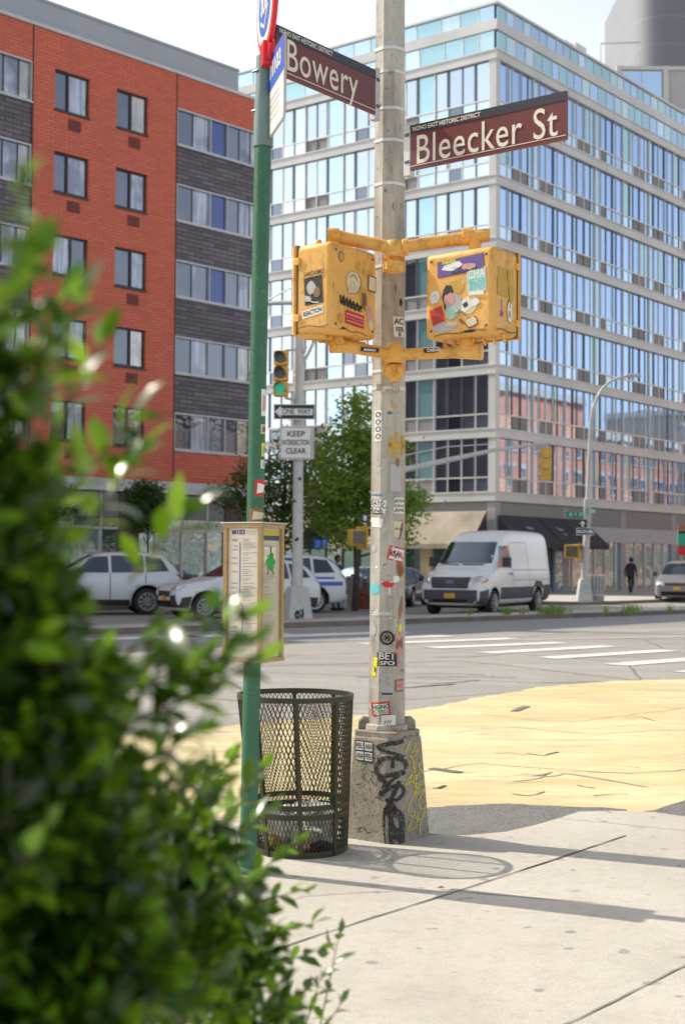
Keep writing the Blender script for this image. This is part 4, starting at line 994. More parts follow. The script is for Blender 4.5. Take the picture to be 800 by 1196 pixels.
street_sign(c, ROT, .89, .262, 'Bowery', 'Bowery', .245, .63, 'maroon sign reading Bowery, left of the pole', 1, -.045)
lL = at(480, 170, 8.16); lR = lL + NX * 1.02; c = (lL + lR) / 2; c.z = 4.015
street_sign(c, ROT - PI / 2, 1.02, .262, 'Bleecker', 'Bleecker St', .238, .92, 'maroon sign reading Bleecker St, right of the pole', -1, .0)

# ------------------------------------------------------------------ green bus stop pole
gp_m = grimy('green_pole_paint', (.025, .13, .065), .45, dirt=(.10, .18, .12), amount=.35, scale=8, rust=(.35, .40, .33), vert=True)
teal = grimy('galvanised_teal', (.16, .23, .22), .5, .3, amount=.3, scale=8)
GB = V((-.476, 7.39, 0)); gdir = V((.0125, 0, 1))
gpole = thing('bus_stop_pole', 'leaning green bus stop pole in front of the wire basket', 'pole', GB)
def gz(z): return V((gdir.x * z, 0, z))
b = MB(); b.path([gz(0), gz(3.81)], [.0445, .0445], gp_m, 20); b.lathe([(.07, 0), (.07, .015), (.05, .03)], (0, 0, .02), gp_m, 20); gs = b.build('post', gpole)
b = MB(); b.path([gz(3.79), gz(3.82), gz(4.05)], [.052, .052, .050], teal, 20); b.path([gz(4.05), gz(4.27)], [.044, .044], teal, 20)
for zz in (3.98, 4.19): b.tube(gz(zz) + V((-.06, -.0, 0)), gz(zz) + V((-.03, -.03, 0)), .007, mdark, n=8)
b.build('sleeve', gpole)
bv = bvh_of(gs)
def gfn(x0, z0, off=.002):
    f0 = projector(bv, (0, -2, 0), (1, 0, 0), (0, 0, 1), (0, 1, 0), off); return lambda x, y: f0(x0 + x, z0 + y)
for (u, v, w, h, m_, m2) in ((309, 470, 3.4, 14, s_wht, s_pnk), (309, 501, 4, 5, s_cream, s_brn), (310, 525, 4.2, 7, s_yel, s_teal), (309, 542, 4, 4.5, s_wht, s_grey), (304, 570, 5.2, 8.6, s_red, s_wht), (301, 602, 8.4, 7, s_rust, s_cream)):
    p = at(u, v, 7.35) - GB; b = MB(); x0, z0 = p.x, p.z; w /= 100; h /= 100
    b.patch([(-w / 2, -h / 2), (w / 2, -h / 2), (w / 2, h / 2), (-w / 2, h / 2)], gfn(x0, z0), m_, 8, 2)
    b.patch([(-w / 3, -h / 3), (w / 4, -h / 4), (w / 3, h / 5), (-w / 4, h / 3.2)], gfn(x0, z0, .0035), m2, 6, 2)
    b.build('sticker', gpole, angle=0)
# round route sign on top
PD = V((.235, -.972, 0)).normalized(); PN = V((-PD.y, PD.x, 0)) * -1   # plate direction, face normal to the left
if PN.x > 0: PN = -PN
FN = -PN    # right-hand face
sg_red = pm('sign_red', (.70, .02, .035), .35); sg_blue = pm('sign_blue', (.045, .14, .62), .35); sg_wht = pm('sign_white', (.80, .79, .75), .4); sg_gr = pm('sign_grey', (.50, .48, .46), .5)
rs = thing('bus_stop_disc', 'round red and blue bus stop disc on top of the green pole', 'sign', GB + gz(4.53) + PD * .05)
def disc(r, off, m_, th=.004, n=40):
    b_ = []
    for s_ in (off, off + th): b_.append([PN * s_ + PD * (r * math.cos(2 * PI * j / n)) + Z * (r * math.sin(2 * PI * j / n)) for j in range(n)])
    return b_
b = MB(); b.ring_loft(disc(.25, -.012, sg_red, .024), sg_red); b.prism([(-.05, -.21), (.06, -.21), (.045, -.33), (-.055, -.33)], PN * -.03, PD, Z, PN, .06, sg_red); b.prism([(.03, -.20), (.13, -.25), (.06, -.31)], PN * -.01, PD, Z, PN, .02, sg_red); b.build('panel', rs)
b = MB()
for sgn in (1, -1):
    b.ring_loft(disc(.218, .0125 * sgn, sg_wht, .002 * sgn), sg_wht)
    b.ring_loft(disc(.165, .0150 * sgn, sg_blue, .0015 * sgn), sg_blue)
    q = PN * (.018 * sgn); ex_ = PD if sgn < 0 else -PD
    b.text('BUS', .13, q, -PD if sgn > 0 else PD, Z, sg_wht, .8, .006)
    b.ribbon([(-.10, -.07), (.0, -.12), (.10, -.03)], .02, lambda x, y: q + PD * x + Z * y, sg_wht)
b.build('emblem', rs, angle=0)
pl = thing('route_plate', 'narrow blue and white route plate below the bus stop disc on the green pole', 'sign', GB + gz(4.03) + V((.03, 0, 0)))
b = MB(); b.prism([(.0, -.20), (.0, .22), (.42, .22), (.42, -.16), (.40, -.205)], PN * -.006, PD, Z, PN, .012, sg_gr); b.build('panel', pl, angle=0)
b = MB()
for sgn in (1, -1):
    q = PN * (.0072 * sgn); f = lambda x, y: q + PD * x + Z * y
    b.face([f(.004, .04), f(.004, .216), f(.416, .216), f(.416, .04)], sg_blue); b.face([f(.004, -.196), f(.004, .03), f(.416, .03), f(.416, -.158), f(.398, -.196)], sg_wht)
    q2 = PN * (.009 * sgn); e_ = PD if (PD.cross(Z)).dot(PN * sgn) < 0 else -PD
    b.text('M103', .115, q2 + PD * .20 + Z * .13, PD if sgn * 1 and PD.cross(Z).dot(PN * sgn) > 0 else -PD, Z, sg_wht, 1.15, .004)
    for i in range(4): b.ribbon([(.06, -.02 - .035 * i), (.30 + .03 * (i % 2), -.02 - .035 * i)], .010, lambda x, y: q2 + PD * x + Z * y, sg_gr)
b.build('lettering', pl, angle=0)
# timetable box
bz0, bz1 = 1.105, 1.812; bw = .208
tb = thing('timetable_box', 'bronze framed bus timetable box fixed round the green pole', 'timetable', GB + gz(1.46) + V((0, 0, -1.46)), R(-28))
brz = grimy('bronze_frame', (.42, .29, .13), .45, .3, dirt=(.16, .10, .04), amount=.5, scale=14)
pap = pm('paper_cream', (.80, .72, .60), .55, c2=(.72, .65, .53), scale=4); pap2 = pm('paper_tan', (.56, .50, .34), .5, c2=(.50, .45, .33), scale=6)
b = MB(); h = bw / 2
for x, y in ((-h, -h), (h, -h), (h, h), (-h, h)): b.box((x, y, (bz0 + bz1) / 2), (.024, .024, bz1 - bz0 - .03), brz)
for zz, th in ((bz0 + .008, .020), (bz1 - .012, .022)):
    b.box((0, 0, zz), (bw + .030, bw + .030, th), brz)
b.build('frame', tb, angle=0, bevel=.003)
b = MB(); b.box((0, 0, bz1 + .004), (bw + .045, bw + .045, .008), al); b.build('lid', tb, angle=0, bevel=.002)
b = MB(); b.box((0, 0, (bz0 + bz1) / 2), (bw - .012, bw - .012, bz1 - bz0 - .04), pap); b.build('paper_panel', tb, angle=0)
ink = pm('ink_grey', (.30, .27, .25), .7); ink2 = pm('ink_purple', (.10, .05, .30), .6); yelb = pm('yellow_band', (.60, .42, .03), .6)
b = MB(); y_ = -h + .004; zt_ = bz1 - .045
f = lambda x, z: V((x, y_, z)); f2 = lambda x, z: V((x, y_ - .001, z))
vs, fs = text2d('M103', .034, .0012, 1.05, 'LEFT', 3); b.add([V((v[0] - .072, y_ - .001, v[1] + zt_)) for v in vs], fs, ink2)
b.text('Third Av / Lexington', .010, (.048, y_ - .001, zt_ + .004), (1, 0, 0), (0, 0, 1), ink, .7); b.text('East Village City Hall', .009, (.046, y_ - .001, zt_ - .008), (1, 0, 0), (0, 0, 1), ink, .7)
b.ribbon([(-.022, zt_ - .05), (-.022, zt_ - .36), (-.004, zt_ - .375), (-.004, zt_ - .51), (-.018, zt_ - .53), (-.040, zt_ - .545)], .0045, f2, ink2)
rr = random.Random(4); z = zt_ - .035
while z > bz0 + .075:
    b.ribbon([(-.006 if z > zt_ - .36 else .010, z), (.014 + rr.uniform(.01, .07), z)], .0022, f2, ink)
    if rr.random() < .35: b.ribbon([(-.078 + rr.uniform(0, .02), z), (-.036, z)], .0035, f2, ink)
    z -= rr.choice((.008, .011, .016))
b.box((0, -h + .002, (bz0 + bz1) / 2), (.004, .002, .001), ink)
b.build('route_map', tb, angle=0)
b = MB(); x_ = h - .004
g = lambda y, z: V((x_, y, z)); g2 = lambda y, z: V((x_ + .001, y, z)); g3 = lambda y, z: V((x_ + .002, y, z))
b.face([g(-h + .02, bz0 + .05), g(h - .02, bz0 + .05), g(h - .02, bz1 - .03), g(-h + .02, bz1 - .03)], pap2)
b.face([g2(-h + .02, bz1 - .055), g2(h - .02, bz1 - .055), g2(h - .02, bz1 - .032), g2(-h + .02, bz1 - .032)], yelb)
b.face([g2(-h + .02, bz1 - .085), g2(h - .02, bz1 - .085), g2(h - .02, bz1 - .06), g2(-h + .02, bz1 - .06)], gfr)
z = bz1 - .11
while z > bz0 + .07:
    b.ribbon([(-.075, z), (-.075 + rr.uniform(.06, .12), z)], .0022, g2, ink); z -= rr.choice((.008, .009, .016))
b.face([g2(-.068, bz1 - .20), g2(.05, bz1 - .20), g2(.05, bz1 - .12), g2(-.068, bz1 - .12)], pap)
b.build('timetable_sheet', tb, angle=0)
b = MB(); cz = bz1 - .195
b.face([g3(.0 + .040 * math.cos(a) * (1 + .22 * math.cos(6 * a)), cz + .045 * math.sin(a) * (1 + .15 * math.cos(5 * a))) for a in [2 * PI * i / 36 for i in range(36)]], s_grn)
b.ribbon([(0, cz + .03), (.0, cz + .075)], .012, g3, s_grn); b.ribbon([(0, cz + .05), (.0, cz + .08)], .009, lambda y, z: V((x_ + .003, y, z)), s_blk)
b.ribbon([(-.02, cz - .04), (-.03, cz - .066)], .006, g3, s_blk); b.ribbon([(.02, cz - .04), (.03, cz - .066)], .006, g3, s_blk)
b.build('sticker', tb, angle=0)['label'] = 'green leafy sticker on the right side'

# ------------------------------------------------------------------ wire litter basket
BC = V((-.222, 7.97, 0)); shear = V((-.03, 0, 0))
bk = thing('litter_basket', 'olive green wire mesh litter basket between the green pole and the pole base', 'litter basket', BC + V((0, 0, .018)))
ol = grimy('olive_paint', (.045, .045, .022), .5, .3, dirt=(.09, .05, .02), amount=.5, scale=12)
HB, RB, RT = .865, .250, .312
def bp_(a, z, dr=0.0):
    r = RB + (RT - RB) * z / HB + dr; return V((r * math.cos(a), r * math.sin(a), z)) + V((-.035, 0, 0)) * (z / HB)
b = MB(); N = 74; NZ = 25
def wire(a0, tw):
    pts = [bp_(a0 + tw * i * PI / N, .03 + (HB - .05) * i / NZ) for i in range(NZ + 1)]
    rings = []
    for i, p in enumerate(pts):
        a = math.atan2(p.y, p.x + .035 * p.z / HB); rad = V((math.cos(a), math.sin(a), 0)); tan_ = V((-rad.y, rad.x, 0)); w = .0028
        rings.append([p + rad * w, p + tan_ * w * .9, p - rad * w, p - tan_ * w * .9])
    return rings
for i in range(N):
    for tw in (1, -1): b.ring_loft(wire(2 * PI * i / N, tw), ol, False)
b.build('mesh', bk, angle=0)
for z in (HB - .012, .22, .27, .02):
    b = MB(); rings = []
    w, hh = (.014, .014) if z > .8 else (.006, .014)
    for i in range(49):
        a = 2 * PI * i / 48; p = bp_(a, z); rad = V((math.cos(a), math.sin(a), 0)); rings.append([p + rad * w + Z * hh, p + rad * w - Z * hh, p - rad * .004 - Z * hh, p - rad * .004 + Z * hh])
    b.ring_loft(rings, ol, False); b.build('hoop', bk, angle=30)
for i in range(8):
    a = R(-90 + 3 + 45 * i); b = MB(); rad = V((math.cos(a), math.sin(a), 0)); tan_ = V((-rad.y, rad.x, 0)); rings = []
    for z in (0.005, .3, .6, HB - .004):
        p = bp_(a, z, .006); rings.append([p + rad * .006 + tan_ * .011, p + rad * .006 - tan_ * .011, p - rad * .004 - tan_ * .011, p - rad * .004 + tan_ * .011])
    b.ring_loft(rings, ol); b.build('rib', bk, angle=20)
b = MB(); b.lathe([(.25, .01), (.25, .02)], (0, 0, 0), ol, 32); b.build('floor_plate', bk)
def crumple(name, c, r, mat, label, cat, sd_, sz=1.0, n=3):
    bm = bmesh.new(); bmesh.ops.create_icosphere(bm, subdivisions=n, radius=1); rn = V((sd_ * 3.1, sd_ * 1.7, 0))
    for v in bm.verts:
        k_ = 1 + .45 * noise.noise(v.co * 2.2 + rn) + .25 * noise.noise(v.co * 5 + rn); v.co = v.co * k_ * r; v.co.z *= sz
    me = bpy.data.meshes.new(name); bm.to_mesh(me); bm.free(); me.materials.append(mat)
    o = bpy.data.objects.new(name, me); C.objects.link(o); o.location = c; return tag(o, label, cat)
bagw = pm('plastic_white', (.70, .68, .65), .35, c2=(.35, .33, .30), scale=18, bump=.4); 
crumple('plastic_bag', BC + V((.05, -.05, .17)), .165, bagw, 'crumpled white plastic bag lying inside the wire basket', 'bag', 1, .75)
crumple('paper_wad', BC + V((-.11, -.06, .17)), .10, pm('paper_grey', (.80, .78, .74), .7, c2=(.55, .53, .5), scale=20), 'crumpled grey paper at the left inside the wire basket', 'litter', 2)
crumple('food_wrapper', BC + V((.01, -.15, .085)), .05, pm('wrapper_orange', (.62, .22, .04), .4, c2=(.7, .6, .5), scale=16), 'small orange food wrapper low inside the wire basket', 'litter', 3)
crumple('drink_cup', BC + V((-.14, -.13, .08)), .05, pm('wrapper_yellow', (.65, .5, .03), .4, c2=(.1, .1, .08), scale=20), 'yellow and black wrapper behind the green pole inside the basket', 'litter', 5)
crumple('rubbish_bag', BC + V((.0, .03, .09)), .17, pm('bag_dark', (.05, .05, .045), .4, c2=(.10, .09, .08), scale=14), 'dark rubbish bag at the bottom of the wire basket', 'bag', 7, .45)
crumple('paper_cup', BC + V((.13, -.02, .20)), .06, pm('paper_blue', (.45, .55, .65), .5, c2=(.6, .6, .58), scale=14), 'pale blue crumpled paper near the top of the litter in the basket', 'litter', 9)
# ------------------------------------------------------------------ vehicles
tyre = pm('tyre_rubber', (.018, .018, .02), .8, c2=(.03, .03, .03)); rimm = pm('alloy', (.42, .42, .43), .3, .6); trimd = pm('black_trim', (.035, .037, .042), .55, c2=(.05, .05, .055), scale=4)
cglass = glass('car_glass', (.50, .62, .75), (.012, .016, .02), .26, .03, .8); lampw = glass('lamp_clear', (.9, .9, .9), (.5, .5, .52), .4, .05, 8); lampr = pm('lamp_red', (.45, .01, .01), .2); lampo = pm('lamp_orange', (.7, .22, .03), .3)
plate_m = pm('plate_yellow', (.78, .42, .02), .5); under = pm('underbody', (.01, .01, .01), .9)
def paint(name, c):
    n = NT(name); n.base(n.mix(n.noise(1.2, 3), c, tuple(x * .88 for x in c)), .32); n.b.inputs['Coat Weight'].default_value = .6; n.b.inputs['Coat Roughness'].default_value = .08; return n.mat
PROF = {
 'van': dict(L=5.98, W=2.06, wr=.36, ax=(2.02, -1.78), st=[(2.99, .42, .72, .90, .74, .66), (2.95, .30, .80, 1.06, .92, .80), (2.72, .26, .92, 1.22, 1.0, .86), (2.3, .26, 1.02, 1.34, 1.02, .88), (1.98, .26, 1.14, 1.42, 1.03, .90),
        (1.55, .26, 1.22, 1.82, 1.03, .86), (1.15, .26, 1.26, 2.20, 1.03, .83), (.80, .26, 1.3, 2.40, 1.03, .82), (.3, .26, 1.3, 2.50, 1.03, .85), (-1.2, .26, 1.3, 2.53, 1.03, .87), (-2.7, .26, 1.3, 2.52, 1.03, .87), (-2.94, .30, 1.3, 2.48, 1.02, .86), (-2.99, .36, 1.25, 2.40, .98, .82)]),
 'suv': dict(L=4.6, W=1.86, wr=.36, ax=(1.42, -1.32), st=[(2.30, .36, .70, .80, .66, .55), (2.24, .26, .80, .94, .84, .70), (1.95, .22, .90, 1.03, .91, .76), (1.3, .22, .98, 1.11, .93, .78), (.98, .22, 1.0, 1.16, .93, .78),
        (.55, .22, 1.02, 1.42, .93, .70), (.15, .22, 1.04, 1.64, .93, .63), (-.3, .22, 1.05, 1.70, .93, .62), (-1.2, .22, 1.07, 1.72, .93, .62), (-1.85, .24, 1.08, 1.64, .92, .60), (-2.1, .28, 1.08, 1.40, .90, .62), (-2.24, .32, 1.0, 1.12, .87, .68), (-2.30, .42, .88, 1.0, .80, .62)]),
 'minivan': dict(L=5.1, W=1.98, wr=.35, ax=(1.55, -1.5), st=[(2.55, .34, .66, .74, .68, .56), (2.50, .22, .74, .86, .88, .72), (2.2, .20, .84, .98, .96, .80), (1.8, .20, .92, 1.06, .98, .84), (1.55, .20, .96, 1.12, .99, .84),
        (1.05, .20, 1.0, 1.42, .99, .76), (.6, .20, 1.02, 1.66, .99, .68), (.1, .20, 1.04, 1.74, .99, .67), (-1.4, .20, 1.06, 1.76, .99, .67), (-2.15, .22, 1.06, 1.68, .97, .66), (-2.4, .26, 1.04, 1.40, .95, .68), (-2.5, .30, .98, 1.12, .92, .72), (-2.55, .38, .88, .98, .84, .66)]),
 'sedan': dict(L=4.7, W=1.82, wr=.33, ax=(1.4, -1.35), st=[(2.35, .34, .58, .66, .66, .55), (2.28, .22, .68, .78, .84, .70), (1.9, .20, .78, .88, .90, .76), (1.1, .20, .86, .96, .91, .78), (.85, .20, .88, 1.00, .91, .78),
        (.4, .20, .90, 1.22, .91, .66), (-.05, .20, .90, 1.42, .91, .58), (-.9, .20, .92, 1.43, .91, .58), (-1.35, .20, .93, 1.28, .91, .62), (-1.75, .22, .93, 1.06, .90, .70), (-2.2, .24, .88, .98, .86, .70), (-2.32, .30, .80, .90, .80, .66), (-2.35, .4, .72, .80, .74, .6)]),
}
def vehicle(kind, name, label, cat, loc, head, mat, scale=1.0, cladding=None, group=None, dark_low=True):
    """head: world direction (x,y) in which the front points"""
    P = PROF[kind]; rz = math.atan2(head[1], head[0])
    t = thing(name, label, cat, loc, rz, group); t.scale = (scale,) * 3
    rings = []
    for (x, zb, zs, zt, w, wt) in P['st']:
        half = [(0, zb), (w * .8, zb), (w * .965, zb + .10), (w, zb + (zs - zb) * .5), (w * .985, zs - .03), (w * .95, zs + .04 if zt > zs + .3 else zs), (wt + .02, zt - .10 if zt > zs + .3 else zt - .03), (wt * .8, zt), (0, zt + .015)]
        rings.append([V((x, y, z)) for y, z in half] + [V((x, -y, z)) for y, z in half[1:-1][::-1]])
    b = MB(); b.ring_loft(rings, mat); o = b.build('body', None, angle=0)
    for p in o.data.polygons: p.use_smooth = True
    s = o.modifiers.new('s', 'SUBSURF'); s.levels = 2; s.render_levels = 2
    cutters = []
    for ax in P['ax']:
        for sy in (-1, 1):
            cb_ = MB(); r = P['wr'] + .07; y0 = sy * (P['W'] / 2 - .30); y1 = sy * (P['W'] / 2 + .2)
            cb_.ring_loft([[V((ax + r * math.cos(2 * PI * j / 28), y, P['wr'] + .02 + r * math.sin(2 * PI * j / 28))) for j in range(28)] for y in ((y0, y1) if sy < 0 else (y1, y0))], under)
            co = cb_.build('cutter', None, angle=0); md = o.modifiers.new('b', 'BOOLEAN'); md.object = co; md.operation = 'DIFFERENCE'; md.solver = 'EXACT'
            try: md.material_mode = 'TRANSFER'
            except Exception: pass
            cutters.append(co)
    me = evalmesh(o); o.modifiers.clear(); o.data = me
    for c_ in cutters: bpy.data.objects.remove(c_)
    o.parent = t
    bv = bvh_of(o)
    F = {'front': projector(bv, (6, 0, 0), (0, 1, 0), (0, 0, 1), (-1, 0, 0), .008), 'back': projector(bv, (-6, 0, 0), (0, 1, 0), (0, 0, 1), (1, 0, 0), .008),
         'left': projector(bv, (0, 6, 0), (1, 0, 0), (0, 0, 1), (0, -1, 0), .008), 'right': projector(bv, (0, -6, 0), (1, 0, 0), (0, 0, 1), (0, 1, 0), .008), 'top': projector(bv, (0, 0, 6), (1, 0, 0), (0, 1, 0), (0, 0, -1), .008)}
    FL = {k_: (lambda f: (lambda x, y: None if f(x, y) is None else f(x, y)))(F[k_]) for k_ in F}
    def part(nm, items, parent=t, lift=0.0):
        b = MB()
        for view, quad, m_ in items:
            f = F[view]
            if lift:
                dv = {'front': V((1, 0, 0)), 'back': V((-1, 0, 0)), 'left': V((0, 1, 0)), 'right': V((0, -1, 0)), 'top': V((0, 0, 1))}[view]
                f = (lambda g_, d_: (lambda x, y: None if g_(x, y) is None else g_(x, y) + d_ * lift))(F[view], dv)
            b.patch(quad, f, m_, 12, 8)
        return b.build(nm, parent, angle=60) if b.f else None
    def wheels(spokes=10):
        for ax in P['ax']:
            for sy in (-1, 1):
                w = MB(); r = P['wr']; y1 = sy * (P['W'] / 2 - .015); y0 = sy * (P['W'] / 2 - .24)
                M_ = Matrix.Rotation(-PI / 2 * sy, 3, 'X')
                w.lathe([(r * .62, 0), (r * .96, .0), (r, .04), (r, .18), (r * .96, .22), (r * .62, .225), (r * .60, .19)], (ax, y0, r), tyre, 28, True, M_)
                wo = w.build('wheel', t); rm = MB()
                rm.lathe([(r * .52, .200), (r * .60, .228), (r * .69, .230), (r * .69, .19)], (ax, y0, r), rimm, 28, False, M_)
                rm.lathe([(.07, .19), (.07, .215), (.03, .22)], (ax, y0, r), rimm, 12, True, M_)
                for j in range(spokes):
                    a = 2 * PI * j / spokes; c_ = V((ax, y0 + sy * .225, r)) + V((math.cos(a), 0, math.sin(a))) * r * .33
                    rm.box(c_, (r * .55, .03, .045), rimm, M=Matrix.Rotation(-a, 3, 'Y'))
                rm.build('rim', wo)
                # hub dark
    wheels(10 if kind != 'van' else 8)
    return t, F, part, o
def both(q): return [('left', q), ('right', q)]
def mirror_pair(t, x, y, z, m_, s=1.0):
    for sy in (-1, 1):
        b = MB(); b.box((x, sy * y, z), (.14 * s, .20 * s, .24 * s), m_); b.tube((x, sy * (y - .12), z - .05), (x, sy * y, z - .05), .03, m_); b.build('mirror', t, angle=30, bevel=.03, seg=3)

# white van
wh = paint('white_paint', (.86, .86, .85))
vh = V((-math.sin(R(27)), -math.cos(R(27)), 0)); vc = at(569, 700, 46.3); vc.z = 0
van, F, part, body = vehicle('van', 'delivery_van', 'tall white delivery van with dark grey bumper and black grille', 'van', vc, vh, wh, 1.06)
part('windshield', [('front', [(-.84, 1.50), (.84, 1.50), (.74, 2.14), (-.74, 2.14)], cglass)])
for sd_ in ('left', 'right'): part('side_window', [(sd_, [(1.62, 1.40), (.62, 1.36), (.62, 2.04), (1.18, 2.02)], cglass)])
clad = pm('dark_cladding', (.06, .065, .075), .6, c2=(.075, .08, .09))
part('bumper', [('front', [(-.99, .36), (.99, .36), (.99, .74), (-.99, .74)], clad)] + [(s_, [(2.48, .30), (2.92, .34), (2.92, .70), (2.48, .76)], clad) for s_ in ('left', 'right')])
part('side_cladding', [(s_, q, clad) for s_ in ('left', 'right') for q in ([(-1.32, .45), (1.56, .45), (1.56, .80), (-1.32, .80)], [(-2.93, .34), (-2.24, .34), (-2.24, .84), (-2.93, .84)], [(-2.24, .74), (-1.32, .78), (-1.5, .98), (-2.05, .96)])], lift=.004)
g_ = part('grille', [('front', [(-.55, .78), (.55, .78), (.62, 1.10), (-.62, 1.10)], trimd)], lift=.006)
part('grille_bar', [('front', [(-.55, z, ) for z in (.84, .84)] + [(.55, .87), (-.55, .87)], under)], parent=g_, lift=.012) if False else None
b = MB()
for z in (.85, .93, 1.01): b.patch([(-.56, z), (.56, z), (.56, z + .025), (-.56, z + .025)], lambda x, y: (F['front'](x, y) or V()) + V((.012, 0, 0)), mdark, 6, 1)
ov = [(.14 * math.cos(a), .96 + .055 * math.sin(a)) for a in [2 * PI * i / 20 for i in range(20)]]
b.face([F['front'](*p) + V((.022, 0, 0)) for p in ov], pm('oval_badge', (.10, .14, .30), .3, .3)); b.build('slat', g_, angle=0)
part('headlight', [('front', [(.60, .90), (.93, .98), (.95, 1.17), (.66, 1.10)], lampw)], lift=.008); part('headlight', [('front', [(-.60, .90), (-.93, .98), (-.95, 1.17), (-.66, 1.10)][::-1], lampw)], lift=.008)
for s_ in ('left', 'right'): part('side_lamp', [(s_, [(2.42, 1.0), (2.78, .92), (2.80, 1.06), (2.40, 1.16)], lampo)])
part('licence_plate', [('front', [(-.17, .50), (.17, .50), (.17, .64), (-.17, .64)], plate_m)], lift=.02)
part('air_intake', [('front', [(-.5, .38), (.5, .38), (.55, .47), (-.55, .47)], under)], lift=.006)
seam = pm('seam_grey', (.30, .30, .31), .6)
part('panel_seam', [(s_, q, seam) for s_ in ('left', 'right') for q in ([(.52, .45), (.54, .45), (.54, 2.1), (.52, 2.1)], [(-.95, .82), (-.93, .82), (-.93, 2.15), (-.95, 2.15)], [(-2.75, .84), (-2.73, .84), (-2.73, 2.2), (-2.75, 2.2)], [(-2.7, 1.30), (.5, 1.30), (.5, 1.325), (-2.7, 1.325)], [(-2.7, 1.0), (.5, 1.0), (.5, 1.018), (-2.7, 1.018)], [(-.9, 2.14), (.5, 2.12), (.5, 2.14), (-.9, 2.16)])])
part('door_handle', [(s_, [(.62, 1.18), (.80, 1.18), (.80, 1.23), (.62, 1.23)], trimd) for s_ in ('left', 'right')], lift=.02)
part('wiper', [('front', [(-.7, 1.47), (-.1, 1.44), (-.1, 1.46), (-.7, 1.50)], trimd), ('front', [(.0, 1.45), (.65, 1.45), (.65, 1.48), (.0, 1.48)], trimd)], lift=.015)
mirror_pair(van, 1.45, 1.17, 1.55, trimd, 1.2)
b = MB(); b.bb(-2.4, 2.5, -.7, .7, .20, .32, under); b.bb(-1.0, -.2, -.95, -.3, .16, .3, under); b.build('underbody', van)
b = MB()
for (v_, q) in (('front', 0),): b.face([F['front'](-.05, .57) + V((.03, 0, 0)), F['front'](.05, .57) + V((.03, 0, 0)), F['front'](.05, .585) + V((.03, 0, 0)), F['front'](-.05, .585) + V((.03, 0, 0))], s_pur)
b.build('plate_lettering', van, angle=0)

